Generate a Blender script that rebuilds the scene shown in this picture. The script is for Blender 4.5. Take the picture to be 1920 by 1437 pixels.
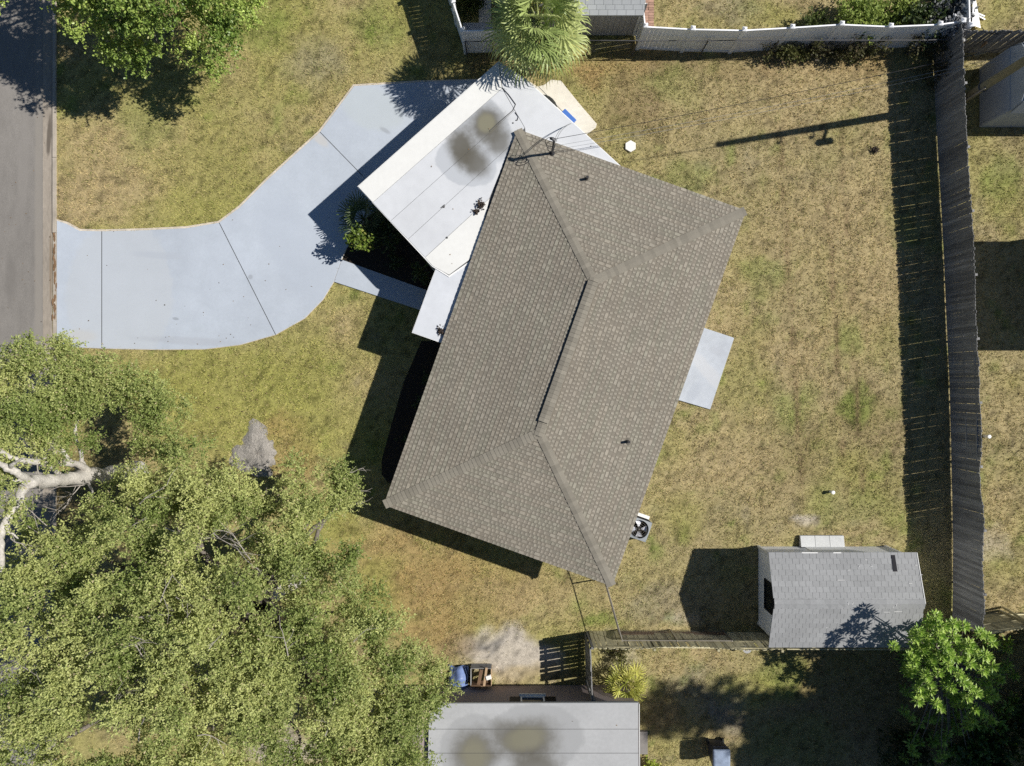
import bpy, bmesh, math, random
import numpy as np
from mathutils import Vector, Matrix

SC = bpy.context.scene
for o in list(bpy.data.objects):
    bpy.data.objects.remove(o)

# ------------------------------------------------------------------ camera, sky, sun, exposure
H = 28.4                       # camera height above the ground, metres
FPX = 1333.0                   # focal length in photo pixels
S = H / FPX                    # metres per photo pixel on the ground
SUN_EL, SUN_AZ = 44.3, 9.5     # degrees; light comes from the right of the picture, a little from the top
cam = bpy.data.cameras.new('camera')
cam.sensor_width = 36.0
cam.lens = FPX / 1920.0 * 36.0
cam.clip_start, cam.clip_end = 0.1, 2000.0
camo = bpy.data.objects.new('camera', cam)
SC.collection.objects.link(camo)
camo.location = (0, 0, H)
SC.camera = camo

world = bpy.data.worlds.new('World')
SC.world = world
world.use_nodes = True
wn = world.node_tree
bg = wn.nodes['Background']
sky = wn.nodes.new('ShaderNodeTexSky')
sky.sky_type = 'NISHITA'
sky.sun_disc = False
sky.sun_elevation = math.radians(SUN_EL)
sky.sun_rotation = math.radians(90 - SUN_AZ)
sky.air_density, sky.dust_density, sky.ozone_density = 1.0, 0.1, 4.5
wn.links.new(sky.outputs[0], bg.inputs[0])
bg.inputs[1].default_value = 0.05

sl = bpy.data.lights.new('sun', 'SUN')
sl.energy = 5.0
sl.angle = math.radians(0.53)
sl.color = (1.0, 0.955, 0.88)
suno = bpy.data.objects.new('sun', sl)
SC.collection.objects.link(suno)
_e, _a = math.radians(SUN_EL), math.radians(SUN_AZ)
LD = Vector((-math.cos(_e) * math.cos(_a), -math.cos(_e) * math.sin(_a), -math.sin(_e)))
suno.rotation_euler = LD.to_track_quat('-Z', 'Y').to_euler()
suno.location = (20, 4, 30)

SC.view_settings.view_transform = 'Standard'
SC.view_settings.look = 'None'
SC.view_settings.gamma = 1.0
SC.view_settings.use_curve_mapping = False
SC.view_settings.exposure = 0.3
SC.render.engine = 'CYCLES'
SC.cycles.use_denoising = False
SC.cycles.max_bounces = 5
SC.cycles.diffuse_bounces = 3
SC.cycles.glossy_bounces = 2
SC.cycles.transmission_bounces = 3
SC.cycles.transparent_max_bounces = 6

rng = np.random.default_rng(7)
random.seed(7)
R = math.radians

# ------------------------------------------------------------------ measured positions -> metres
def W(px, py, h=0.0):
    """Point at height h seen at photo pixel (px, py)."""
    k = S * (1 - h / H)
    return Vector(((px - 960) * k, (718.5 - py) * k, h))

def wl(pts, h=0.0):
    return [W(x, y, h) for x, y in pts]

# ------------------------------------------------------------------ object helpers
COL = SC.collection
ORG = {}

def tag(o, label=None, cat=None, group=None, kind=None):
    if label: o['label'] = label
    if cat: o['category'] = cat
    if group: o['group'] = group
    if kind: o['kind'] = kind
    return o

def thing(name, label, cat, loc=(0, 0, 0), group=None):
    o = bpy.data.objects.new(name, None)
    o.empty_display_size = 0.3
    COL.objects.link(o)
    o.location = loc
    ORG[o.name] = Vector(loc)
    return tag(o, label, cat, group)

def org(p):
    return ORG.get(p.name, Vector((0, 0, 0))) if p else Vector((0, 0, 0))

def put(name, mesh, parent=None, loc=None, rot=None, scale=None):
    """Link an object sharing a mesh; loc is a world position."""
    o = bpy.data.objects.new(name, mesh)
    COL.objects.link(o)
    if parent:
        o.parent = parent
    if loc is not None:
        o.location = Vector(loc) - org(parent)
        ORG[o.name] = Vector(loc)
    else:
        ORG[o.name] = org(parent)
    if rot is not None: o.rotation_euler = rot
    if scale is not None: o.scale = scale
    return o

class MB:
    def __init__(s):
        s.v, s.f, s.c, s.cur = [], [], [], None
    def add(s, vs, fs, col=None):
        b = len(s.v)
        s.v += [tuple(p) for p in vs]
        s.f += [tuple(b + i for i in f) for f in fs]
        s.c += [col or (1, 1, 1)] * len(vs)
        return s
    def prism(s, pts, z0, z1, col=None):
        n = len(pts)
        a = sum(pts[i][0] * pts[(i + 1) % n][1] - pts[(i + 1) % n][0] * pts[i][1] for i in range(n))
        if a < 0: pts = pts[::-1]
        vs = [(p[0], p[1], z0) for p in pts] + [(p[0], p[1], z1) for p in pts]
        fs = [tuple(range(n))[::-1], tuple(range(n, 2 * n))] + [(i, (i + 1) % n, n + (i + 1) % n, n + i) for i in range(n)]
        return s.add(vs, fs, col)
    def box(s, c, size, rz=0.0, col=None, tilt=None):
        hx, hy, hz = size[0] / 2, size[1] / 2, size[2] / 2
        m = Matrix.Rotation(rz, 3, 'Z')
        if tilt is not None: m = m @ tilt
        vs = [Vector(c) + m @ Vector((x * hx, y * hy, z * hz)) for z in (-1, 1) for x, y in ((-1, -1), (1, -1), (1, 1), (-1, 1))]
        return s.add(vs, [(3, 2, 1, 0), (4, 5, 6, 7), (0, 1, 5, 4), (1, 2, 6, 5), (2, 3, 7, 6), (3, 0, 4, 7)], col)
    def hexa(s, vs, col=None):
        return s.add(vs, [(3, 2, 1, 0), (4, 5, 6, 7), (0, 1, 5, 4), (1, 2, 6, 5), (2, 3, 7, 6), (3, 0, 4, 7)], col)
    def beam(s, a, b, w, h, col=None, up=(0, 0, 1)):
        a, b = Vector(a), Vector(b)
        d = (b - a).normalized()
        u = Vector(up)
        if abs(d.dot(u)) > 0.95: u = Vector((1, 0, 0))
        x = d.cross(u).normalized(); y = x.cross(d).normalized()
        vs = []
        for p in (a, b):
            for i, j in ((-1, -1), (1, -1), (1, 1), (-1, 1)):
                vs.append(p + x * (i * w / 2) + y * (j * h / 2))
        return s.add(vs, [(3, 2, 1, 0), (4, 5, 6, 7), (0, 1, 5, 4), (1, 2, 6, 5), (2, 3, 7, 6), (3, 0, 4, 7)], col)
    def tube(s, pts, rad, n=8, cap=True, col=None):
        pts = [Vector(p) for p in pts]
        if not hasattr(rad, '__len__'): rad = [rad] * len(pts)
        vs, prev = [], None
        for i, p in enumerate(pts):
            d = (pts[min(i + 1, len(pts) - 1)] - pts[max(i - 1, 0)]).normalized()
            if prev is None:
                u = Vector((0, 0, 1)) if abs(d.z) < 0.9 else Vector((1, 0, 0))
                x = d.cross(u).normalized()
            else:
                x = (prev - d * prev.dot(d)).normalized()
            prev = x
            y = d.cross(x)
            for k in range(n):
                t = 2 * math.pi * k / n
                vs.append(p + (x * math.cos(t) + y * math.sin(t)) * rad[i])
        fs = []
        for i in range(len(pts) - 1):
            for k in range(n):
                fs.append((i * n + k, i * n + (k + 1) % n, (i + 1) * n + (k + 1) % n, (i + 1) * n + k))
        if cap:
            fs.append(tuple(range(n))[::-1])
            fs.append(tuple(range((len(pts) - 1) * n, len(pts) * n)))
        return s.add(vs, fs, col)
    def lathe(s, c, prof, n=20, col=None):
        """prof: list of (r, z)"""
        vs, fs = [], []
        for r, z in prof:
            for k in range(n):
                t = 2 * math.pi * k / n
                vs.append((c[0] + r * math.cos(t), c[1] + r * math.sin(t), c[2] + z))
        m = len(prof)
        for i in range(m - 1):
            for k in range(n):
                fs.append((i * n + k, i * n + (k + 1) % n, (i + 1) * n + (k + 1) % n, (i + 1) * n + k))
        fs.append(tuple(range(n))[::-1]); fs.append(tuple(range((m - 1) * n, m * n)))
        return s.add(vs, fs, col)
    def mesh(s, name, mat, origin=(0, 0, 0), smooth=False):
        me = bpy.data.meshes.new(name)
        o = Vector(origin)
        me.from_pydata([(p[0] - o.x, p[1] - o.y, p[2] - o.z) for p in s.v], [], s.f)
        me.validate()
        ca = me.color_attributes.new('tint', 'FLOAT_COLOR', 'POINT')
        if len(s.c) == len(me.vertices):
            ca.data.foreach_set('color', np.array([(c[0], c[1], c[2], 1) for c in s.c], dtype=np.float32).ravel())
        if mat: me.materials.append(mat)
        if smooth:
            me.polygons.foreach_set('use_smooth', [True] * len(me.polygons))
        me.update()
        return me
    def build(s, name, mat, parent=None, smooth=False, bevel=0, label=None):
        o = put(name, s.mesh(name, mat, org(parent), smooth), parent)
        if bevel:
            b = o.modifiers.new('b', 'BEVEL'); b.width = bevel; b.segments = 2; b.limit_method = 'ANGLE'
        if label: o['label'] = label
        return o

def mesh_np(name, verts, faces, mat, cols=None, origin=(0, 0, 0), smooth=False):
    """faces: (n,k) int array"""
    me = bpy.data.meshes.new(name)
    v = np.asarray(verts, dtype=np.float32) - np.array(origin, dtype=np.float32)
    n, k = faces.shape
    me.vertices.add(len(v)); me.vertices.foreach_set('co', v.ravel())
    me.loops.add(n * k); me.loops.foreach_set('vertex_index', faces.ravel().astype(np.int32))
    me.polygons.add(n)
    me.polygons.foreach_set('loop_start', np.arange(0, n * k, k, dtype=np.int32))
    me.polygons.foreach_set('loop_total', np.full(n, k, dtype=np.int32))
    if smooth: me.polygons.foreach_set('use_smooth', np.ones(n, dtype=bool))
    if cols is not None:
        ca = me.color_attributes.new('tint', 'FLOAT_COLOR', 'POINT')
        c4 = np.ones((len(v), 4), dtype=np.float32); c4[:, :3] = cols
        ca.data.foreach_set('color', c4.ravel())
    me.materials.append(mat)
    me.update(calc_edges=True)
    return me

# ------------------------------------------------------------------ numpy noise
def _hash(ix, iy, iz, seed):
    h = (ix.astype(np.int64) * 374761393 + iy.astype(np.int64) * 668265263 + iz.astype(np.int64) * 2147483647 + seed * 1274126177) & 0xffffffff
    h = ((h ^ (h >> 13)) * 1274126177) & 0xffffffff
    return ((h ^ (h >> 16)) & 0xffff) / 65535.0

def vnoise(x, y, z=None, seed=0):
    if z is None: z = np.zeros_like(x)
    ix, iy, iz = np.floor(x), np.floor(y), np.floor(z)
    fx, fy, fz = x - ix, y - iy, z - iz
    fx, fy, fz = [t * t * (3 - 2 * t) for t in (fx, fy, fz)]
    r = 0
    for a in (0, 1):
        for b in (0, 1):
            for c in (0, 1):
                w = (fx if a else 1 - fx) * (fy if b else 1 - fy) * (fz if c else 1 - fz)
                r = r + w * _hash(ix + a, iy + b, iz + c, seed)
    return r

def fbm(x, y, z=None, seed=0, oct=3):
    r, a, t = 0, 0.5, 0
    for i in range(oct):
        r = r + a * vnoise(x * 2 ** i, y * 2 ** i, None if z is None else z * 2 ** i, seed + i); t += a; a *= 0.5
    return r / t

def inpoly(x, y, poly):
    r = np.zeros(x.shape, dtype=bool)
    n = len(poly)
    for i in range(n):
        x0, y0 = poly[i][0], poly[i][1]; x1, y1 = poly[(i + 1) % n][0], poly[(i + 1) % n][1]
        if y0 == y1: continue
        c = ((y0 > y) != (y1 > y)) & (x < (x1 - x0) * (y - y0) / (y1 - y0) + x0)
        r ^= c
    return r

# ------------------------------------------------------------------ materials
def mat(name, col=(0.5, 0.5, 0.5), rough=0.8, noise=(), bump=None, spec=0.25, metal=0.0, attr=False, objrand=0.0,
        trans=0.0, stains=(), stretch=None):
    m = bpy.data.materials.new(name)
    m.use_nodes = True
    nt = m.node_tree; nd, lk = nt.nodes, nt.links
    bs = nd['Principled BSDF']
    geo = nd.new('ShaderNodeNewGeometry')
    pos = geo.outputs['Position']
    if stretch:
        mp = nd.new('ShaderNodeMapping'); mp.inputs['Scale'].default_value = stretch
        lk.new(pos, mp.inputs['Vector']); npos = mp.outputs[0]
    else:
        npos = pos
    if attr:
        a = nd.new('ShaderNodeAttribute'); a.attribute_name = 'tint'
        cur = a.outputs['Color']
        if tuple(col) != (1, 1, 1):
            mx = nd.new('ShaderNodeMix'); mx.data_type = 'RGBA'; mx.blend_type = 'MULTIPLY'; mx.inputs[0].default_value = 1
            mx.inputs[7].default_value = (*col, 1); lk.new(cur, mx.inputs[6]); cur = mx.outputs[2]
    else:
        rgb = nd.new('ShaderNodeRGB'); rgb.outputs[0].default_value = (*col, 1); cur = rgb.outputs[0]
    def mul(cur, fac_socket):
        v = nd.new('ShaderNodeVectorMath'); v.operation = 'SCALE'
        lk.new(cur, v.inputs[0]); lk.new(fac_socket, v.inputs['Scale'])
        return v.outputs[0]
    for i, (sc, amt) in enumerate(noise):
        n = nd.new('ShaderNodeTexNoise'); n.inputs['Scale'].default_value = sc; n.inputs['Detail'].default_value = 4
        lk.new(npos, n.inputs['Vector'])
        mr = nd.new('ShaderNodeMapRange')
        mr.inputs[1].default_value, mr.inputs[2].default_value = 0.25, 0.75
        mr.inputs[3].default_value, mr.inputs[4].default_value = 1 - amt, 1 + amt
        lk.new(n.outputs[0], mr.inputs[0])
        cur = mul(cur, mr.outputs[0])
    if objrand:
        oi = nd.new('ShaderNodeObjectInfo'); mr = nd.new('ShaderNodeMapRange')
        mr.inputs[3].default_value, mr.inputs[4].default_value = 1 - objrand, 1 + objrand
        lk.new(oi.outputs['Random'], mr.inputs[0]); cur = mul(cur, mr.outputs[0])
    for (cx, cy, rx, ry, rot, c, strength, soft) in stains:
        mp = nd.new('ShaderNodeMapping'); mp.vector_type = 'TEXTURE'
        mp.inputs['Location'].default_value = (cx, cy, 0); mp.inputs['Rotation'].default_value = (0, 0, rot)
        mp.inputs['Scale'].default_value = (rx, ry, 1e4)
        lk.new(pos, mp.inputs['Vector'])
        ln = nd.new('ShaderNodeVectorMath'); ln.operation = 'LENGTH'; lk.new(mp.outputs[0], ln.inputs[0])
        n = nd.new('ShaderNodeTexNoise'); n.inputs['Scale'].default_value = 1.6; n.inputs['Detail'].default_value = 6
        n.inputs['Roughness'].default_value = 0.70
        lk.new(pos, n.inputs['Vector'])
        ad = nd.new('ShaderNodeMath'); ad.operation = 'MULTIPLY_ADD'; lk.new(n.outputs[0], ad.inputs[0])
        ad.inputs[1].default_value = 0.7 if soft > 0.3 else 0.3; lk.new(ln.outputs['Value'], ad.inputs[2])
        mr = nd.new('ShaderNodeMapRange'); mr.interpolation_type = 'SMOOTHSTEP'
        off = 0.48 if soft > 0.3 else 0.15
        mr.inputs[1].default_value, mr.inputs[2].default_value = 1.0 + off, 1.0 + off - soft
        mr.inputs[3].default_value, mr.inputs[4].default_value = 0.0, strength
        lk.new(ad.outputs[0], mr.inputs[0])
        mx = nd.new('ShaderNodeMix'); mx.data_type = 'RGBA'; lk.new(mr.outputs[0], mx.inputs[0])
        lk.new(cur, mx.inputs[6]); mx.inputs[7].default_value = (*c, 1); cur = mx.outputs[2]
    lk.new(cur, bs.inputs['Base Color'])
    bs.inputs['Roughness'].default_value = rough
    bs.inputs['Specular IOR Level'].default_value = spec
    bs.inputs['Metallic'].default_value = metal
    if bump:
        n = nd.new('ShaderNodeTexNoise'); n.inputs['Scale'].default_value = bump[0]; n.inputs['Detail'].default_value = 5
        lk.new(npos, n.inputs['Vector'])
        b = nd.new('ShaderNodeBump'); b.inputs['Strength'].default_value = bump[1]; b.inputs['Distance'].default_value = bump[2]
        lk.new(n.outputs[0], b.inputs['Height']); lk.new(b.outputs[0], bs.inputs['Normal'])
    if trans:
        tr = nd.new('ShaderNodeBsdfTranslucent'); lk.new(cur, tr.inputs['Color'])
        ms = nd.new('ShaderNodeMixShader'); ms.inputs[0].default_value = trans
        lk.new(bs.outputs[0], ms.inputs[1]); lk.new(tr.outputs[0], ms.inputs[2])
        lk.new(ms.outputs[0], nd['Material Output'].inputs['Surface'])
    return m

def stain(px, py, rx, ry, rot, col, strength, soft, h):
    p = W(px, py, h); k = S * (1 - h / H)
    return (p.x, p.y, rx * k, ry * k, -R(rot), col, strength, soft)

CH = 2.55     # carport roof height
POND, MOLD, MOLD2 = (0.41, 0.43, 0.46), (0.095, 0.088, 0.070), (0.20, 0.19, 0.135)
carport_stains = [stain(903, 240, 52, 78, -35, POND, 0.9, 0.10, CH), stain(875, 305, 62, 46, 20, POND, 0.9, 0.10, CH),
                  stain(912, 236, 46, 42, -40, MOLD, 0.9, 0.8, CH), stain(866, 278, 34, 50, -20, MOLD, 0.92, 0.8, CH),
                  stain(936, 264, 30, 34, 0, MOLD, 0.75, 0.8, CH), stain(888, 304, 42, 32, 40, MOLD, 0.85, 0.8, CH),
                  stain(912, 232, 20, 20, 0, MOLD2, 0.9, 0.6, CH)]
NH = 2.6
PN = (0.30, 0.305, 0.31)
neigh_stains = [stain(890, 1410, 70, 75, 0, PN, 0.8, 0.12, NH), stain(1000, 1385, 100, 70, -5, PN, 0.8, 0.12, NH),
                stain(890, 1414, 54, 60, 0, MOLD, 0.85, 0.8, NH), stain(990, 1388, 74, 50, -10, MOLD, 0.85, 0.8, NH), stain(1005, 1438, 60, 40, 0, MOLD, 0.75, 0.8, NH), stain(950, 1376, 50, 30, 30, MOLD, 0.6, 0.8, NH),
                stain(890, 1418, 32, 40, 0, MOLD2, 0.7, 0.7, NH), stain(985, 1385, 48, 26, -10, MOLD2, 0.7, 0.7, NH)]

M = {}
M['ground'] = mat('ground_soil', (1, 1, 1), 0.95, [(9, 0.22), (38, 0.35), (110, 0.3)], (45, 0.9, 0.03), 0.05, attr=True)
M['grass'] = mat('grass_blades', (1, 1, 1), 0.75, [(6, 0.12)], None, 0.12, attr=True, trans=0.25)
M['asphalt'] = mat('aged_asphalt', (0.205, 0.192, 0.178), 0.9, [(0.35, 0.13), (4, 0.09), (60, 0.18)], (90, 0.5, 0.01), 0.15, stretch=(1, 0.35, 1), stains=[stain(72, 420, 9, 900, 0, (.25, .23, .205), .7, .7, 0), stain(20, 520, 14, 50, 0, (.15, .14, .13), .5, .7, 0), stain(45, 300, 12, 120, 4, (.23, .215, .2), .5, .6, 0), stain(88, 300, 5, 60, 3, (.12, .105, .09), .8, .6, 0)])
M['gutter'] = mat('gutter_concrete', (0.285, 0.25, 0.21), 0.9, [(1.2, 0.2), (12, 0.15), (70, 0.12)], (80, 0.3, 0.01), 0.15, stretch=(1, 0.3, 1), stains=[stain(92, 255, 5, 45, 3, (.10, .085, .07), .85, .6, 0), stain(95, 500, 3, 90, 0, (.2, .15, .1), .7, .7, 0)])
M['curb'] = mat('curb_concrete', (0.36, 0.32, 0.27), 0.9, [(2, 0.2), (30, 0.15)], (80, 0.4, 0.01), 0.15)
M['rust'] = mat('rust_stained_grit', (0.19, 0.12, 0.07), 0.95, [(6, 0.35), (40, 0.3)], (60, 0.6, 0.01), 0.1)
drive_marks = [stain(225, 555, 105, 150, 4, (.42, .445, .475), .55, .10, 0), stain(560, 470, 130, 60, 60, (.37, .41, .475), .5, .5, 0), stain(700, 205, 70, 45, 20, (.41, .45, .47), .6, .3, 0),
               stain(330, 598, 7, 3, 10, (.22, .24, .27), .6, .6, 0), stain(470, 520, 5, 5, 0, (.25, .27, .30), .6, .6, 0), stain(722, 245, 14, 5, 30, (.27, .29, .32), .6, .7, 0), stain(300, 480, 60, 8, 5, (.36, .39, .44), .6, .7, 0),
               stain(150, 630, 40, 14, 0, (.44, .43, .41), .5, .7, 0), stain(600, 262, 22, 10, 40, (.47, .45, .42), .6, .6, 0), stain(360, 640, 120, 9, 3, (.33, .35, .39), .5, .7, 0)]
M['drive'] = mat('painted_concrete', (0.395, 0.435, 0.495), 0.75, [(0.28, 0.075), (1.4, 0.05), (9, 0.03), (50, 0.04)], (60, 0.12, 0.006), 0.25, objrand=0.03, stains=drive_marks)
M['bare_edge'] = mat('bare_concrete_edge', (0.52, 0.46, 0.38), 0.9, [(3, 0.2), (25, 0.15)], (60, 0.3, 0.01), 0.15)
M['joint'] = mat('dark_joint', (0.09, 0.095, 0.10), 0.95)
M['pad'] = mat('cream_concrete', (0.66, 0.625, 0.545), 0.85, [(0.8, 0.10), (6, 0.06), (40, 0.04)], (50, 0.15, 0.006), 0.2)
M['patio'] = mat('pale_painted_slab', (0.41, 0.44, 0.485), 0.7, [(0.9, 0.09), (5, 0.06), (30, 0.03)], (50, 0.12, 0.005), 0.25, stains=[stain(1325, 695, 14, 60, -40, (.47, .48, .50), .6, .5, 0), stain(1300, 735, 26, 12, -60, (.35, .38, .43), .6, .6, 0), stain(1345, 660, 20, 9, 20, (.36, .38, .42), .5, .6, 0)])
M['mulch'] = mat('dark_mulch', (0.045, 0.036, 0.030), 0.95, [(14, 0.4), (60, 0.4)], (40, 1.0, 0.05), 0.05)
M['shingle'] = mat('laminated_shingle', (1, 1, 1), 0.92, [(0.5, 0.07), (3.5, 0.07), (60, 0.16), (180, 0.16)], (180, 0.5, 0.006), 0.12, attr=True)
M['cap'] = mat('cap_shingle', (0.210, 0.193, 0.160), 0.92, [(60, 0.14), (180, 0.14)], (180, 0.5, 0.006), 0.12, objrand=0.13)
M['deck'] = mat('roof_deck', (0.06, 0.055, 0.05), 0.95)
M['white_trim'] = mat('white_trim', (0.74, 0.74, 0.73), 0.55, [(4, 0.03)], None, 0.35)
M['stucco'] = mat('house_stucco', (0.52, 0.53, 0.54), 0.85, [(3, 0.05), (60, 0.05)], (120, 0.3, 0.005), 0.2)
M['carport'] = mat('white_roll_roofing', (0.545, 0.56, 0.585), 0.75, [(0.6, 0.05), (3, 0.04), (25, 0.025)], (40, 0.1, 0.005), 0.2, objrand=0.02, stains=carport_stains)
M['carport_cream'] = mat('cream_roll_roofing', (0.655, 0.655, 0.635), 0.75, [(0.8, 0.04), (6, 0.03)], (40, 0.1, 0.005), 0.2)
M['porch'] = mat('porch_roofing', (0.53, 0.55, 0.585), 0.75, [(0.9, 0.06), (5, 0.04)], (40, 0.1, 0.005), 0.2)
M['seam'] = mat('seam_tar', (0.10, 0.10, 0.10), 0.9)
M['black_metal'] = mat('dark_galvanised_pipe', (0.07, 0.07, 0.075), 0.5, spec=0.4)
M['lead'] = mat('dark_vent_pipe', (0.03, 0.03, 0.032), 0.6)
M['wire'] = mat('black_cable', (0.03, 0.03, 0.033), 0.6)
M['wire_pale'] = mat('pale_cable', (0.22, 0.23, 0.24), 0.6)
M['ac'] = mat('grey_ac_housing', (0.25, 0.27, 0.285), 0.5, [(8, 0.06)], None, 0.4)
M['ac_dark'] = mat('fan_well', (0.008, 0.008, 0.01), 0.8)
M['blade'] = mat('fan_blade', (0.62, 0.63, 0.68), 0.35, spec=0.6, metal=0.2)
M['vinyl'] = mat('white_vinyl', (0.84, 0.85, 0.87), 0.45, [(1.2, 0.06), (10, 0.03)], None, 0.4)
M['wood_dark'] = mat('weathered_dark_wood', (0.215, 0.215, 0.215), 0.9, [(1.0, 0.2), (14, 0.25)], (40, 0.4, 0.006), 0.12, objrand=0.28, stretch=(1, 1, 0.15))
M['wood_green'] = mat('mossy_weathered_wood', (0.42, 0.385, 0.25), 0.9, [(1.5, 0.22), (14, 0.25)], (40, 0.4, 0.006), 0.12, objrand=0.25, stretch=(1, 1, 0.15))
M['wood_brown'] = mat('brown_board', (0.15, 0.095, 0.06), 0.9, [(2, 0.25), (20, 0.25)], (40, 0.4, 0.006), 0.12, objrand=0.2)
M['wood_pale'] = mat('pale_lumber', (0.42, 0.30, 0.19), 0.85, [(6, 0.2)], None, 0.2, objrand=0.2)
M['galv'] = mat('galvanised_steel', (0.30, 0.275, 0.24), 0.5, [(8, 0.1)], None, 0.5, metal=0.5)
M['rusty'] = mat('rusty_pipe', (0.20, 0.13, 0.09), 0.8, [(20, 0.35)], None, 0.2)
M['shed_shingle'] = mat('grey_tab_shingle', (0.27, 0.275, 0.28), 0.9, [(0.8, 0.07), (12, 0.07), (120, 0.14)], (180, 0.4, 0.005), 0.15, objrand=0.07)
M['shed_wall'] = mat('white_siding', (0.84, 0.85, 0.87), 0.6, [(2, 0.04), (20, 0.03)], None, 0.3)
M['glass_dark'] = mat('dark_window_glass', (0.012, 0.014, 0.016), 0.15, spec=0.5)
M['black'] = mat('black_frame', (0.015, 0.015, 0.016), 0.6)
M['tar'] = mat('matte_roof_black', (0.018, 0.018, 0.022), 0.85)  # plain near-black for the shed roof deck and the dark strip on it
M['neigh_roof'] = mat('grey_roll_roofing', (0.37, 0.375, 0.38), 0.85, [(0.8, 0.08), (8, 0.05), (60, 0.05)], (60, 0.2, 0.005), 0.2, stains=neigh_stains)
M['neigh_wall'] = mat('mauve_stucco', (0.30, 0.25, 0.24), 0.85, [(4, 0.06)], (80, 0.2, 0.005), 0.2)
M['north_roof'] = mat('pale_grey_shingle', (0.33, 0.345, 0.355), 0.9, [(1, 0.06), (60, 0.1)], (150, 0.4, 0.005), 0.15, objrand=0.05)
M['north_wall'] = mat('grey_board_siding', (0.36, 0.35, 0.34), 0.8, [(3, 0.08)], None, 0.2, objrand=0.04)
M['barn_wall'] = mat('slate_siding', (0.33, 0.36, 0.40), 0.7, [(3, 0.05)], None, 0.25)
M['bark'] = mat('pale_grey_bark', (0.44, 0.415, 0.38), 0.9, [(3, 0.2), (14, 0.22), (50, 0.2)], (30, 0.9, 0.03), 0.1)
M['bark_dark'] = mat('grey_brown_bark', (0.17, 0.15, 0.13), 0.9, [(3, 0.2), (20, 0.3)], (30, 0.9, 0.03), 0.1)
M['twig'] = mat('bare_twig', (0.33, 0.30, 0.27), 0.9, [(10, 0.2)])
M['oak_leaf'] = mat('oak_leaf', (1, 1, 1), 0.55, (), None, 0.3, attr=True, trans=0.38)
M['glossy_leaf'] = mat('glossy_leaf', (1, 1, 1), 0.42, (), None, 0.4, attr=True, trans=0.28)
M['palm_leaf'] = mat('palm_leaf', (1, 1, 1), 0.45, (), None, 0.4, attr=True, trans=0.25)
M['palm_trunk'] = mat('palm_trunk', (0.16, 0.135, 0.11), 0.95, [(5, 0.3), (25, 0.3)], (25, 1.0, 0.04), 0.05)
M['dry_leaf'] = mat('dry_leaves', (0.055, 0.042, 0.034), 0.9, [(30, 0.4)])
M['pole'] = mat('treated_pole', (0.24, 0.22, 0.15), 0.9, [(2, 0.15), (30, 0.2)], (40, 0.5, 0.01), 0.1, stretch=(1, 1, 0.2))
M['steel_can'] = mat('transformer_grey', (0.35, 0.36, 0.37), 0.5, spec=0.4)
M['bin'] = mat('dark_bin_plastic', (0.03, 0.035, 0.05), 0.5, spec=0.4)
M['bin_lid'] = mat('dusty_blue_lid', (0.22, 0.27, 0.36), 0.5, [(6, 0.2), (25, 0.12)], None, 0.4)
M['tarp'] = mat('blue_tarp', (0.15, 0.21, 0.40), 0.45, [(8, 0.15)], (14, 0.5, 0.02), 0.4)
M['blue_plastic'] = mat('blue_plastic', (0.06, 0.16, 0.50), 0.45, spec=0.4)
M['dark_rubber'] = mat('dark_rubber', (0.03, 0.032, 0.03), 0.8, [(20, 0.2)])
M['white_conc'] = mat('white_concrete', (0.74, 0.73, 0.70), 0.8, [(6, 0.04)], None, 0.2)
M['pvc'] = mat('white_pvc', (0.75, 0.75, 0.73), 0.4, spec=0.4)
M['stump'] = mat('weathered_stump', (0.29, 0.27, 0.245), 0.95, [(2.5, 0.2), (12, 0.25), (50, 0.25)], (25, 1.0, 0.05), 0.05)
M['brick'] = mat('clay_paver', (0.34, 0.215, 0.165), 0.9, [(20, 0.15)], None, 0.1, objrand=0.18)
M['step'] = mat('grey_concrete_step', (0.20, 0.19, 0.18), 0.9, [(4, 0.15)], None, 0.15)
M['plank_grey'] = mat('pale_grey_plank', (0.47, 0.48, 0.48), 0.8, [(2, 0.08), (20, 0.08)], None, 0.2, objrand=0.06)
M['chip'] = mat('white_chip', (0.48, 0.48, 0.48), 0.8)
M['grey_box'] = mat('grey_bucket', (0.33, 0.33, 0.33), 0.6)

# ------------------------------------------------------------------ outlines on the ground (photo pixels)
DRIVE = [(107, 414), (126, 420), (150, 433), (192, 434), (270, 432), (350, 428), (411, 418), (450, 389), (500, 339), (550, 293), (600, 248),
         (664, 162), (780, 155), (905, 149), (960, 210), (770, 380), (712, 392), (690, 405), (650, 466), (641, 487), (626, 529), (606, 562), (572, 597),
         (517, 628), (450, 647), (385, 655), (300, 656), (200, 654), (107, 650)]
WALK = [(641, 487), (803, 545), (830, 560), (815, 592), (781, 580), (626, 529)]
BED1 = [(712, 392), (690, 405), (650, 466), (641, 487), (803, 545), (830, 540), (850, 470), (800, 400)]
BED2 = [(790, 640), (756, 720), (733, 800), (716, 862), (716, 890), (728, 905), (748, 908), (760, 880), (850, 660), (830, 640)]
PAD = [(930, 165), (975, 145), (990, 152), (1008, 163), (1020, 160), (1033, 150), (1052, 152), (1062, 165), (1088, 197), (1119, 233), (1117, 240), (1094, 257),
       (1060, 300), (960, 230)]
PATIO = [(1322, 616), (1376, 634), (1331, 768), (1270, 750), (1240, 730), (1290, 600)]

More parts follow.
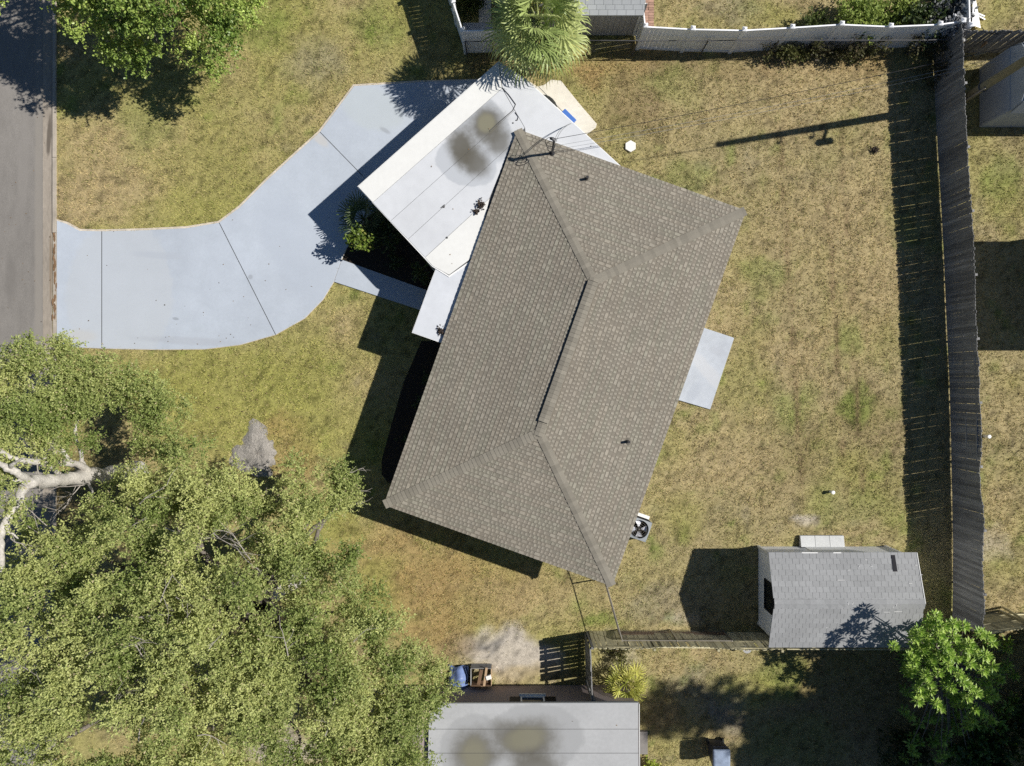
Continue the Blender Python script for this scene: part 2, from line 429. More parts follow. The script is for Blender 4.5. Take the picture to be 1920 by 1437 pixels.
# house frame
UL = Vector((math.sin(R(19.6)), math.cos(R(19.6)), 0)); UW = Vector((math.cos(R(19.6)), -math.sin(R(19.6)), 0))
HC = Vector((1.915, 0.916, 0)); HL, HW = 7.22, 4.39; HE, RISE = 2.64, 0.74
def HP(w, l, z=0.0):
    p = HC + UW * w + UL * l
    return Vector((p.x, p.y, z))
HOUSE_FOOT = [HP(-HW + .6, -HL + .6), HP(HW - .6, -HL + .6), HP(HW - .6, HL - .6), HP(-HW + .6, HL - .6)]
SHED_FOOT = wl([(1422, 1025), (1659, 1025), (1659, 1168), (1422, 1168)])
NEIGH_FOOT = wl([(790, 1287), (1178, 1284), (1178, 1560), (790, 1560)])
ROAD_X = W(80, 0).x; CURB0, CURB1 = W(98, 0).x, W(106, 0).x

# ------------------------------------------------------------------ ground colour map (soil and turf have their own colours)
PATCH = [  # px, py, rx, ry, kind, strength
    (250, 300, 170, 120, 'tan', .8), (150, 380, 90, 60, 'tan', .9), (400, 330, 140, 120, 'olive', .5), (560, 90, 140, 100, 'olive', .5), (590, 110, 60, 50, 'grey', .5),
    (470, 40, 80, 60, 'green', .5), (260, 230, 60, 60, 'green', .4), (720, 40, 60, 60, 'green', .4), (600, 200, 120, 80, 'tan', .2), (330, 390, 100, 40, 'olive', .5),
    (450, 740, 180, 110, 'olive', .8), (300, 720, 120, 60, 'olive', .9), (560, 690, 110, 80, 'olive', .5), (620, 600, 60, 60, 'tan', .3), (560, 850, 50, 70, 'rust', .6), (520, 800, 50, 40, 'rust', .5),
    (600, 800, 80, 80, 'olive', .5), (600, 990, 80, 70, 'olive', .7), (760, 1060, 140, 90, 'rust', .6), (900, 1110, 150, 60, 'rust', .5), (1000, 1120, 110, 50, 'tan', .5), (800, 1160, 90, 50, 'rust', .5),
    (700, 1130, 60, 90, 'olive', .7), (640, 980, 40, 40, 'olive', .6), (840, 1190, 60, 40, 'rust', .5),
    (960, 1230, 75, 45, 'sand', 1.1), (930, 1210, 60, 40, 'sand', .8), (1005, 1245, 55, 40, 'sand', .9), (870, 1215, 50, 30, 'brown', .6), (920, 1205, 22, 18, 'ash', .8), (985, 1270, 80, 18, 'tan', .6),
    (1150, 120, 120, 45, 'rust', .5), (1350, 125, 170, 35, 'brown', .5), (1560, 115, 130, 40, 'rust', .7), (1650, 300, 60, 160, 'tan', .4), (1560, 160, 120, 60, 'tan', .7),
    (1190, 200, 60, 60, 'brown', .5), (1280, 170, 70, 40, 'green', .35), (1420, 200, 160, 80, 'tan', .5), (1480, 420, 90, 160, 'tan', .5), (1600, 480, 90, 180, 'tan', .6), (1400, 700, 60, 120, 'olive', .4),
    (1570, 700, 90, 160, 'tan', .4), (1620, 770, 28, 46, 'green', .9), (1640, 800, 60, 80, 'brown', .3), (1350, 850, 100, 80, 'tan', .5), (1280, 960, 60, 60, 'olive', .5), (1500, 850, 70, 60, 'brown', .3),
    (1620, 900, 60, 60, 'olive', .4), (1600, 960, 90, 40, 'green', .3), (1525, 990, 22, 14, 'sand', .9), (1240, 1130, 90, 50, 'grey', .5), (1290, 1165, 50, 20, 'sand', .4), (1150, 1090, 50, 60, 'tan', .5), (1130, 1165, 40, 20, 'green', .6),
    (1880, 380, 50, 60, 'olive', .5), (1890, 330, 40, 50, 'green', .4), (1890, 760, 50, 90, 'tan', .4), (1880, 960, 50, 70, 'tan', .6), (1860, 1030, 30, 40, 'sand', .35), (1880, 1080, 40, 40, 'olive', .4),
    (1290, 1240, 90, 40, 'tan', .5), (1150, 1235, 40, 40, 'sand', .4), (1320, 1300, 90, 40, 'ash', .3), (1360, 1340, 40, 40, 'ash', .5), (1230, 1330, 40, 40, 'brown', .5), (1340, 1380, 60, 12, 'tan', .7), (1500, 1280, 60, 40, 'olive', .6),
    (1270, 30, 70, 40, 'tan', .4), (1440, 30, 80, 40, 'olive', .6), (1380, 20, 60, 30, 'grey', .4), (1870, 20, 60, 40, 'olive', .5), (1830, 40, 16, 22, 'rust', .4),
    (220, 800, 50, 30, 'tan', .6), (200, 860, 90, 40, 'brown', .5), (100, 950, 130, 90, 'brown', .6), (530, 1400, 70, 40, 'sand', .8), (400, 1200, 300, 200, 'brown', .5),
    (1360, 560, 60, 120, 'tan', .4), (1500, 640, 90, 60, 'tan', .5), (1430, 900, 60, 60, 'tan', .4), (1640, 560, 50, 90, 'tan', .5), (1290, 330, 60, 40, 'green', .4), (1600, 640, 40, 30, 'green', .5), (1440, 520, 40, 30, 'green', .4), (1700, 420, 40, 60, 'green', .3), (1480, 760, 50, 40, 'green', .35),
    (1600, 1380, 260, 90, 'brown', .5), (1600, 1290, 170, 90, 'brown', .5), (1480, 1390, 110, 60, 'green', .3), (1460, 1260, 60, 40, 'green', .5), (1400, 1290, 60, 50, 'olive', .6), (1080, 130, 60, 30, 'rust', .6), (940, 110, 60, 40, 'brown', .6), (820, 90, 60, 70, 'brown', .3),
]
KINDC = {'tan': (.41, .325, .175), 'olive': (.31, .30, .090), 'green': (.185, .25, .052), 'rust': (.345, .235, .105), 'brown': (.225, .160, .092),
         'sand': (.50, .45, .38), 'grey': (.27, .24, .175), 'ash': (.20, .19, .18), 'dark': (.08, .08, .04)}

def zone(x, y):
    """albedo of the turf/soil at world x,y (arrays)"""
    px = x / S + 960; py = 718.5 - y / S
    wob = 26
    qx = px + (fbm(x * .9, y * .9, seed=11) - .5) * 2 * wob * 1.6; qy = py + (fbm(x * .9 + 50, y * .9, seed=12) - .5) * 2 * wob * 1.6
    right = np.clip((px - 1050) / 250, 0, 1)
    base = np.array([.345, .31, .125])[None] * (1 - right[:, None]) + np.array([.35, .295, .155])[None] * right[:, None]
    n1 = fbm(x * .45, y * .45, seed=3); n2 = fbm(x * 1.6, y * 1.6, seed=5); n3 = fbm(x * 4.5, y * 4.5, seed=8)
    c = base.copy()
    def blend(w, k):
        w = np.clip(w, 0, 1)[:, None]
        return c * (1 - w) + np.array(KINDC[k])[None] * w
    c = blend((n1 - .50) * 1.9, 'tan'); c = blend((.48 - n1) * 1.7, 'olive')
    c = blend((n2 - .64) * 3, 'green'); c = blend((.34 - n2) * 2, 'grey')
    for (ax, ay, rx, ry, k, s) in PATCH:
        d = ((qx - ax) / rx) ** 2 + ((qy - ay) / ry) ** 2
        c = blend(s * np.clip(1.25 - d * 1.0, 0, 1) * (.7 + .6 * n3), k)
    # mower tracks down the back yard
    for tx in (1560, 1592, 1478):
        dx = np.abs(px - (tx + (py - 500) * .06))
        m = np.clip(1.4 - dx / 5, 0, 1) * ((py > 230) & (py < 960))
        c = blend(m * .75 * np.clip((n2 - .3) * 3, 0, 1), 'brown')
    n4 = vnoise(x * 5.5, y * 5.5, seed=14); n5 = vnoise(x * 9.5, y * 9.5, seed=15)
    sp = 1.16 - .55 * np.clip((n5 - .62) * 4, 0, 1)
    return c * ((.95 + .10 * n3) * (.88 + .24 * n4) * sp)[:, None]

xs = np.concatenate([[-600, -200, -80, -40], np.linspace(-27, 27, 271), [40, 80, 200, 600]])
ys = np.concatenate([[-600, -200, -80, -40], np.linspace(-21, 21, 211), [40, 80, 200, 600]])
gx, gy = np.meshgrid(xs, ys)
gv = np.stack([gx.ravel(), gy.ravel(), np.zeros(gx.size)], 1)
inner = (np.abs(gv[:, 0]) < 27) & (np.abs(gv[:, 1]) < 21)
gv[:, 2] = np.where(inner, (fbm(gv[:, 0] * .7, gv[:, 1] * .7, seed=21) - .5) * .02 - .02, -.02)
nx, ny = len(xs), len(ys)
ii, jj = np.meshgrid(np.arange(nx - 1), np.arange(ny - 1))
b0 = (jj * nx + ii).ravel()
gf = np.stack([b0, b0 + 1, b0 + nx + 1, b0 + nx], 1)
gcol = zone(gv[:, 0], gv[:, 1])
_edge = np.clip(np.maximum((np.abs(gv[:, 0]) - 24) / 2.4, (np.abs(gv[:, 1]) - 18) / 2.4), 0, 1)[:, None]
gcol = gcol * (1 - _edge) + np.array([[.30, .27, .12]]) * _edge
ground = put('ground', mesh_np('ground', gv, gf, M['ground'], gcol * .80, smooth=True))
tag(ground, 'patchy dry lawn and bare soil around the house', kind='structure')

# ------------------------------------------------------------------ road, gutter, kerb, paving
def rect(x0, x1, y0, y1): return [(x0, y0), (x1, y0), (x1, y1), (x0, y1)]
road = MB().prism(rect(-27, ROAD_X, -200, 200), -.06, -.006).build('road', M['asphalt'])
tag(road, 'aged grey asphalt street along the left edge', kind='structure')
gut = MB().prism(rect(ROAD_X + .004, CURB0 - .004, -200, 200), -.06, -.002).build('gutter', M['gutter'])
tag(gut, 'tan concrete gutter beside the street', kind='structure')
kerb = bpy.data.objects.new('kerb', None); COL.objects.link(kerb); ORG['kerb'] = Vector((0, 0, 0))
tag(kerb, 'low concrete kerb between street and lawn', kind='structure')
yy = -24.0
while yy < 24:
    y1 = yy + 3.0
    drop = W(0, 655).y < (yy + y1) / 2 < W(0, 410).y
    mb = MB(); zt = .03 if drop else .07
    a, b = CURB0, CURB1
    mb.hexa([(a, yy, -.05), (b, yy, -.05), (b, y1 - .015, -.05), (a, y1 - .015, -.05), (a + .05, yy, zt), (b, yy, zt), (b, y1 - .015, zt), (a + .05, y1 - .015, zt)])
    mb.build('kerb_stone', M['curb'], kerb)
    yy = y1
rst = MB()
for i in range(26):
    t = random.uniform(430, 600); r = random.uniform(.03, .12)
    c = W(random.gauss(103, 1.5), t, 0)
    rst.prism([(c.x + r * .45 * math.cos(a) * random.uniform(.7, 1.2), c.y + r * 1.6 * math.sin(a) * random.uniform(.7, 1.2)) for a in np.linspace(0, 6.0, 8)], .026, .036 + i * .0004)
tag(rst.build('kerb_grit', M['rust']), 'rusty grit caught along the dropped kerb', kind='stuff')

drive = bpy.data.objects.new('driveway', None); COL.objects.link(drive); ORG['driveway'] = Vector((0, 0, 0))
tag(drive, 'curved blue-grey painted concrete driveway', kind='structure')
# bare border course just proud of the lawn, painted slabs on top of it
def grow(pts, d):
    n = len(pts); out = []
    ar = sum(pts[i][0] * pts[(i + 1) % n][1] - pts[(i + 1) % n][0] * pts[i][1] for i in range(n))
    s = 1 if ar < 0 else -1
    for i in range(n):
        p0, p, p1 = Vector(pts[i - 1][:2]), Vector(pts[i][:2]), Vector(pts[(i + 1) % n][:2])
        e = ((p1 - p).normalized() + (p - p0).normalized()).normalized()
        out.append((p.x - s * e.y * d, p.y + s * e.x * d))
    return out
_w, _n = grow(DRIVE, 3.4), grow(DRIVE, .7)
base = [(_w[i] if i <= 12 else _n[i]) for i in range(len(DRIVE))]
base = [(max(x, 106.5), y) for x, y in base]
MB().prism(wl(base), -.05, .018).build('border', M['bare_edge'], drive)
def slab(pts, name='slab'):
    MB().prism(wl(grow(pts, -.32)), .0, .030).build(name, M['drive'], drive, bevel=.008)
slab([(107, 414), (126, 420), (150, 433), (191, 434), (191, 653.8), (107, 650)])
slab([(191, 434), (270, 432), (350, 428), (411, 418), (464, 523), (517, 628), (450, 647), (385, 655), (300, 656), (191, 653.8)])
slab([(411, 418), (450, 389), (500, 339), (550, 293), (600, 248), (680, 330), (730, 380), (712, 392), (690, 405), (650, 466), (641, 487), (626, 529), (606, 562), (572, 597), (517, 628), (464, 523)])
slab([(600, 248), (664, 162), (780, 155), (905, 149), (960, 210), (770, 380), (730, 380), (680, 330)])
jn = MB()
for a, b in (((191, 434), (191, 653)), ((411, 418), (517, 628)), ((600, 248), (680, 330))):
    jn.beam(W(*a, .02), W(*b, .02), .030, .02)
jn.build('joint_filler', M['joint'], drive)
walk = MB().prism(wl(grow(WALK, -.5)), -.04, .034).build('walkway', M['drive'], bevel=.008)
tag(walk, 'straight painted concrete path to the porch', kind='structure')
pad = MB().prism(wl(PAD), -.05, .022).build('concrete_pad', M['pad'], bevel=.008)
tag(pad, 'cream concrete pad behind the carport', kind='structure')
pl = MB()
pl.beam(W(1010, 163, .0232), W(1075, 230, .0232), .02, .004); pl.build('crack_line', M['seam'], pad)
patio = MB().prism(wl(PATIO), -.05, .05).build('patio_slab', M['patio'], bevel=.01)
tag(patio, 'pale rectangular patio slab at the back wall', kind='structure')
for nm, poly, lb in (('planting_bed', BED1, 'dark mulch bed in the porch corner'), ('planting_bed', BED2, 'narrow dark mulch strip along the front wall')):
    tag(MB().prism(wl(poly), -.05, .014).build(nm, M['mulch']), lb, kind='structure')

# ------------------------------------------------------------------ lawn blades
EXCL = [wl(grow(DRIVE, -2.2)), wl(grow(WALK, -1.5)), wl(BED1), wl(BED2), wl(grow(PAD, -3)), wl(grow(PATIO, -1.5)), HOUSE_FOOT, SHED_FOOT, NEIGH_FOOT, wl([(1838, 130), (2100, 130), (2100, 238), (1838, 238)]),
        wl([(1060, -200), (1188, -200), (1188, 62), (1060, 62)])]
def grass_field():
    n = 330000
    x = rng.uniform(-21.5, 21.5, n); y = rng.uniform(-16.4, 16.4, n)
    ok = x > CURB1 + .03
    for p in EXCL: ok &= ~inpoly(x, y, p)
    x, y = x[ok], y[ok]
    px = x / S + 960; py = 718.5 - y / S
    dens = .72 + .5 * (fbm(x * 2.2, y * 2.2, seed=31) - .3) - .55 * np.clip((vnoise(x * 7, y * 7, seed=32) - .6) * 4, 0, 1)
    for (ax, ay, rx, ry, k, s) in PATCH:
        if k in ('sand', 'ash'):
            d = ((px - ax) / rx) ** 2 + ((py - ay) / ry) ** 2
            dens = np.where(d < 1.15, dens * (1 - .85 * min(s, 1)), dens)
    # little grows under the big oak
    under = (((px - 380) / 420) ** 2 + ((py - 1210) / 270) ** 2) < 1
    dens = np.where(under, dens * .45, dens)
    keep = rng.random(len(x)) < dens
    x, y = x[keep], y[keep]
    n = len(x); B = 3
    col = zone(x, y)
    bx = np.repeat(x, B) + rng.normal(0, .022, n * B); by = np.repeat(y, B) + rng.normal(0, .022, n * B)
    col = np.repeat(col, B, 0)
    az = rng.uniform(0, 2 * np.pi, n * B); el = rng.uniform(.15, 1.1, n * B)
    hi = fbm(bx * 1.3, by * 1.3, seed=41)
    L = rng.uniform(.045, .10, n * B) * (.7 + .7 * hi); w = rng.uniform(.007, .014, n * B)
    dx, dy, dz = np.cos(az) * np.cos(el), np.sin(az) * np.cos(el), np.sin(el)
    sx, sy = -np.sin(az) * w, np.cos(az) * w
    bz = np.full(n * B, -.02)
    v = np.empty((n * B, 3, 3), dtype=np.float32)
    v[:, 0] = np.stack([bx - sx, by - sy, bz], 1); v[:, 1] = np.stack([bx + sx, by + sy, bz], 1)
    v[:, 2] = np.stack([bx + dx * L, by + dy * L, bz + dz * L + .012], 1)
    r = rng.random(n * B)
    straw = np.array([.60, .50, .27]); grn = np.array([.23, .30, .065])
    t = col * rng.uniform(.62, 1.58, n * B)[:, None]
    t = np.where((r < .22)[:, None], t * .45 + straw * .6, t)
    t = np.where(((r > .22) & (r < .40))[:, None], t * .45 + grn * .55, t)
    t = np.where((r > .93)[:, None], t * .5, t)
    f = np.arange(n * B * 3).reshape(-1, 3)
    g = put('lawn_grass', mesh_np('lawn_grass', v.reshape(-1, 3), f, M['grass'], np.repeat(t, 3, 0)))
    tag(g, 'short patchy straw and green turf blades', kind='stuff')
grass_field()

# ------------------------------------------------------------------ the house
PITCH = RISE / HW
def slope_pt(side, u, d, off=0.0):
    z = HE + PITCH * d + off
    if side == 'west': return HP(-HW + d, u, z)
    if side == 'east': return HP(HW - d, u, z)
    if side == 'south': return HP(u, -HL + d, z)
    return HP(u, HL - d, z)

def roof_z(p):
    q = Vector((p.x, p.y, 0)) - HC
    w, l = q.dot(UW), q.dot(UL)
    return HE + PITCH * max(0, min(HW - abs(w), HL - abs(l)))

def roof_at(px, py):
    z = HE
    for _ in range(12):
        p = W(px, py, z); z = roof_z(p)
    return W(px, py, z)

hb = (HC.x, HC.y, 0)
house = thing('house', 'low house with a brown-grey shingled hip roof and a raised ridge vent', 'house', hb)
wb = MB().prism(HOUSE_FOOT, 0, 2.50); wb.build('wall', M['stucco'], house)
sb = MB().prism([HP(-HW + .03, -HL + .03), HP(HW - .03, -HL + .03), HP(HW - .03, HL - .03), HP(-HW + .03, HL - .03)], 2.545, 2.557)
sb.build('soffit', M['white_trim'], house)
for a, b in ((HP(-HW, -HL), HP(HW, -HL)), (HP(HW, -HL), HP(HW, HL)), (HP(HW, HL), HP(-HW, HL)), (HP(-HW, HL), HP(-HW, -HL))):
    d = (b - a).normalized() * .012
    nrm = Vector((-d.y, d.x, 0)).normalized() * .012
    MB().beam(a + d + nrm + Vector((0, 0, 2.592)), b - d + nrm + Vector((0, 0, 2.592)), .02, .066).build('fascia', M['white_trim'], house)
rk = MB()
c = [HP(-HW, -HL, HE - .012), HP(HW, -HL, HE - .012), HP(HW, HL, HE - .012), HP(-HW, HL, HE - .012)]
r1, r2 = HP(0, -(HL - HW), HE + RISE - .012), HP(0, HL - HW, HE + RISE - .012)
rk.add(c + [r1, r2], [(0, 1, 4), (1, 2, 5, 4), (2, 3, 5), (3, 0, 4, 5), (3, 2, 1, 0)])
roof = rk.build('roof', M['deck'], house)

EXP = 0.140
shingles = []      # (score, MB)
for side, A, D in (('west', HL, HW), ('east', HL, HW), ('south', HW, HW), ('north', HW, HW)):
    rows = int(D / EXP)
    for k in range(rows + 1):
        d0 = k * EXP; d1 = min(d0 + EXP, D)
        if d1 - d0 < .03: continue
        lo, hi = -A + d0, A - d0
        lo1, hi1 = -A + d1, A - d1
        u = -A - random.random() * .9 - (k % 3) * .17
        while u < hi:
            u0, u1 = u + .001, u + .999
            u += 1.0
            a0, b0_ = max(u0, lo), min(u1, hi)
            a1, b1 = max(u0, lo1), min(u1, hi1)
            if b0_ - a0 < .03: continue
            if b1 - a1 < 0: a1 = b1 = min(max((a0 + b0_) / 2, lo1), hi1)
            mb = MB()
            g = random.gauss(1, .022)
            hue = random.choice([(1, 1, 1), (1.015, 1, .99), (.985, 1.005, .99), (1.01, .995, .995)])
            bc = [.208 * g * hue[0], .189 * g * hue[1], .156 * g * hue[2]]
            P = lambda uu, dd, off: slope_pt(side, uu, dd, off)
            e = .012
            mb.add([P(a0, d0 - .004, .010), P(b0_, d0 - .004, .010), P(b1, d1 + e, .002), P(a1, d1 + e, .002),
                    P(a0, d0 - .004, -.003), P(b0_, d0 - .004, -.003)], [(0, 1, 2, 3), (4, 5, 1, 0), (4, 0, 3), (5, 2, 1)], tuple(bc))
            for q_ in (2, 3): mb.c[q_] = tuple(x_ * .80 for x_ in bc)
            t = u0 + random.uniform(0, .05)
            while t < u1 - .04:
                wt = random.choice([.07, .075, .08, .085, .085, .20]); gp = random.choice([.065, .07, .075, .085, .16])
                x0, x1 = max(t, lo + .01), min(t + wt, u1, hi - .01)
                t += wt + gp
                if x1 - x0 < .035: continue
                y0_, y1_ = max(x0 + .006, lo1), min(x1 - .006, hi1)
                if y1_ <= y0_: continue
                q = g * random.gauss(1, .035)
                tc = (.268 * q * hue[0], .246 * q * hue[1], .204 * q * hue[2])
                o0, o1 = .0185, .0150; dt = min(d0 + .098, d1 - .012)
                mb.add([P(x0, d0 - .006, o0), P(x1, d0 - .006, o0), P(y1_, dt, o1), P(y0_, dt, o1),
                        P(x0, d0 - .006, .004), P(x1, d0 - .006, .004), P(y1_, dt, .003), P(y0_, dt, .003)],
                       [(0, 1, 2, 3), (4, 5, 1, 0), (5, 6, 2, 1), (7, 4, 0, 3), (6, 7, 3, 2)], tc)
            cl = (P((a0 + b0_) / 2, d0, 0) - Vector((0, 0, H))).length
            full = (b0_ - a0) > .9
            shingles.append((cl + (0 if full else 3), mb))
shingles.sort(key=lambda s: s[0])
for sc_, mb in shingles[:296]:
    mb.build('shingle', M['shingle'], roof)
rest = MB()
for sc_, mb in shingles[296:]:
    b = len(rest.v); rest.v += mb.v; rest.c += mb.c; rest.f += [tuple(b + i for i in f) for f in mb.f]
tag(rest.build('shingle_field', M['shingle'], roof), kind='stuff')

def cap_piece(c0, c1, side0, lift0, lift1, drop):
    """bent cap from c0 (lower) to c1 (upper); side0 = half-width vector"""
    th = .016
    up = Vector((0, 0, 1))
    vs = []
    for c_, l_ in ((c0, lift0), (c1, lift1)):
        for s in (-1, 0, 1):
            p = c_ + side0 * s - up * (drop * abs(s)) + up * l_
            vs += [p, p - up * th]
    f = [(0, 2, 8, 6), (2, 4, 10, 8), (1, 3, 2, 0), (3, 5, 4, 2), (0, 6, 7, 1), (4, 5, 11, 10), (6, 8, 9, 7), (8, 10, 11, 9)]
    return MB().add(vs, f)
for sw in (-1, 1):
    for s_ in (-1, 1):
        ca = HP(sw * HW, s_ * HL, HE); cb = HP(0, s_ * (HL - HW), HE + RISE)
        d = cb - ca; L = d.length; d.normalize()
        hz = Vector((d.x, d.y, 0)).normalized(); pr = Vector((-hz.y, hz.x, 0)) * .165
        drop = .165 * .7071 * PITCH
        t = .02
        while t < L - .05:
            t1 = min(t + .185, L + .02)
            cap_piece(ca + d * t, ca + d * t1, pr, .034, .022, drop).build('hip_cap', M['cap'], roof)
            t += .15
# raised ridge vent
V0, V1 = -(HL - HW) + .42, HL - HW - .05
zr = HE + RISE
MB().hexa([HP(-.11, V0, zr - .03), HP(.11, V0, zr - .03), HP(.11, V1, zr - .03), HP(-.11, V1, zr - .03),
           HP(-.11, V0, zr + .045), HP(.11, V0, zr + .045), HP(.11, V1, zr + .045), HP(-.11, V1, zr + .045)]).build('vent_core', M['black'], roof)
t = V0 - .02
while t < V1:
    t1 = min(t + .185, V1 + .03)
    cap_piece(HP(0, t, zr), HP(0, t1, zr), UW * .185, .098, .084, .185 * PITCH).build('ridge_cap', M['cap'], roof)
    t += .15
for a, b in ((-(HL - HW) - .12, V0 - .04), (V1 + .05, HL - HW + .1)):
    t = a
    while t < b:
        cap_piece(HP(0, t, zr), HP(0, min(t + .185, b + .02), zr), UW * .165, .048, .034, .165 * PITCH).build('ridge_cap', M['cap'], roof)
        t += .15
# vent stacks, service mast
for px, py in ((1100, 336), (1177, 828)):
    p = roof_at(px, py)
    vp = MB().tube([p - Vector((0, 0, .03)), p + Vector((0, 0, .26))], .05, 10).build('vent_pipe', M['lead'], house)
    MB().lathe(p - Vector((0, 0, .02)), [(.15, 0), (.14, .03), (.065, .06), (.06, .09)], 14, (.15, .137, .115)).build('flashing', M['shingle'], vp)
mp_ = roof_at(1035, 288)
mast = MB().tube([mp_ - Vector((0, 0, .05)), mp_ + Vector((0, 0, 1.30))], .042, 10).build('service_mast', M['black_metal'], house)
MB().lathe(mp_, [(.11, -.01), (.10, .03), (.05, .08)], 12).build('mast_boot', M['lead'], mast)
mt = mp_ + Vector((0, 0, 1.30))
MB().tube([mt, mt + Vector((0, .01, .07)), mt + Vector((-.06, .05, .10)), mt + Vector((-.13, .08, .04))], [.055, .065, .06, .045], 10).build('weatherhead', M['black_metal'], mast)
lo = MB()
for i, (rx, ry, a) in enumerate(((.20, .13, 0), (.15, .11, .7), (.12, .10, 2.2))):
    pts = []
    for q in np.linspace(0, 2 * math.pi * .93, 16):
        pts.append(mt + Vector((-.10 + rx * math.cos(q + a), .03 - .1 * i + ry * math.sin(q + a), -.15 - .07 * i + .08 * math.sin(q))))
    lo.tube(pts, .010, 5)
lo.build('drip_loop', M['wire'], mast)
# windows and front door under the eaves
def house_opening(w, l, ax, width, z0, z1, kind):
    base = HP(w, l)
    dv, nv = (UL, UW * (1 if w > 0 else -1)) if ax == 'l' else (UW, UL * (1 if l > 0 else -1))
    c_ = base + nv * .015 + Vector((0, 0, (z0 + z1) / 2))
    fr = MB()
    for s in (-1, 1):
        fr.beam(c_ + dv * s * width / 2 - Vector((0, 0, (z1 - z0) / 2)), c_ + dv * s * width / 2 + Vector((0, 0, (z1 - z0) / 2)), .06, .06)
    fr.beam(c_ - dv * (width / 2 - .03) + Vector((0, 0, (z1 - z0) / 2 - .03)), c_ + dv * (width / 2 - .03) + Vector((0, 0, (z1 - z0) / 2 - .03)), .06, .06)
    fr.beam(c_ - dv * (width / 2 - .03) - Vector((0, 0, (z1 - z0) / 2 - .03)), c_ + dv * (width / 2 - .03) - Vector((0, 0, (z1 - z0) / 2 - .03)), .06, .06)
    o = fr.build(kind, M['white_trim'], house)
    g = MB().beam(c_ - dv * (width / 2 - .03) , c_ + dv * (width / 2 - .03), .02, z1 - z0 - .08)
    g.build('pane' if kind == 'window' else 'door_leaf', M['glass_dark'] if kind == 'window' else M['white_trim'], o)
ww, ll = HW - .6, HL - .6
for l in (-5.0, -2.2): house_opening(-ww, l, 'l', 1.5, .9, 2.1, 'window')
house_opening(-ww, .9, 'l', .95, .06, 2.1, 'door')
for l in (-4.6, -.2, 4.2): house_opening(ww, l, 'l', 1.4, .9, 2.1, 'window')
house_opening(ww, 1.9, 'l', .95, .06, 2.1, 'door')
house_opening(-1.2, -ll, 'w', 1.2, .9, 2.1, 'window')

# porch roof (part of the house)
PH = 2.515
porch_px = [(772, 624), (829, 644), (845, 640), (905, 478), (880, 467), (836, 455), (803, 540)]
po = MB().prism(wl(porch_px, PH), PH - .14, PH - .006).build('porch_roof', M['white_trim'], house)
MB().prism(wl(grow(porch_px, -1.0), PH), PH - .006, PH).build('roofing_sheet', M['porch'], po)
for a in ((786, 612), (812, 535)):
    p = W(*a, PH)
    MB().beam((p.x, p.y, .03), (p.x, p.y, PH - .14), .10, .10).build('porch_post', M['white_trim'], po)
# tarry patched seam along the porch edge
sm = MB()
for a, b in (((833, 464), (828, 473)), ((826, 478), (824, 484)), ((823, 486), (821, 494))):
    sm.beam(W(*a, PH + .003), W(*b, PH + .003), .05, .006)
for a, b in (((838, 456), (846, 458)), ((852, 460), (866, 464))):
    sm.beam(W(*a, PH + .003), W(*b, PH + .003), .03, .006)
sm.build('tar_patch', M['seam'], po)

# ------------------------------------------------------------------ carport
CZ = CH - .012
carport = thing('carport', 'flat white carport roof with two dark mould blotches beside the hip roof', 'carport', tuple(W(800, 300, 0)))
deck_px = [(670, 350), (935, 115), (985, 147), (1170, 317), (1168, 334), (988, 262), (893, 485), (842, 520), (810, 500)]
MB().prism(wl(deck_px, CZ), CZ - .16, CZ).build('roof_deck', M['white_trim'], carport)
MB().prism(wl(grow(deck_px, -3), CZ + .002), CZ - .01, CZ + .002).build('underlay', M['seam'], carport)
def sheet(pts, m='carport', z=0.0):
    MB().prism(wl(grow(pts, -.45), CH + z), CZ + .003, CH + z).build('roofing_sheet', M[m], carport)
sheet([(671, 350), (935, 116.5), (941.5, 166), (699, 380)], 'carport_cream', .010)
sheet([(699, 380), (941.5, 166), (965, 207), (732, 415)])
sheet([(732, 415), (965, 207), (984, 240), (958, 272), (765, 449)])
sheet([(765, 449), (958, 272), (918, 372), (797, 483)])
sheet([(797, 483), (918, 372), (893, 478), (842, 516), (811, 499)], 'carport_cream', .003)
sheet([(935.5, 117), (984.5, 148), (1169, 317), (1166, 331), (986, 258), (984, 240), (965, 207), (942, 166)])
sm = MB()
for pts in (((942, 165), (954, 178), (967, 196), (962, 207), (940, 226), (918, 246)), ((966, 211), (972, 219), (970, 226)), ((827, 390), (834, 384))):
    sm.tube([W(*p, CH + .018) for p in pts], .014, 5)
sm.build('seam_cable', M['seam'], carport)
sp = MB()
for (x, y, r_) in ((832, 388, .05), (838, 446, .045), (962, 231, .03), (968, 226, .025)):
    p = W(x, y, CH)
    sp.lathe(p, [(r_, 0), (r_ * .8, .02), (r_ * .3, .03)], 7)
sp.build('tar_blob', M['seam'], carport)
def fascia_board(a, b):
    A_, B_ = W(*a, CZ - .07), W(*b, CZ - .07)
    MB().beam(A_, B_, .03, .15).build('fascia', M['white_trim'], carport)
for a in ((690, 352), (800, 250), (920, 140), (800, 485), (965, 158)):
    p = W(*a, CH)
    MB().beam((p.x, p.y, .02), (p.x, p.y, CZ - .16), .09, .09).build('post', M['white_trim'], carport)

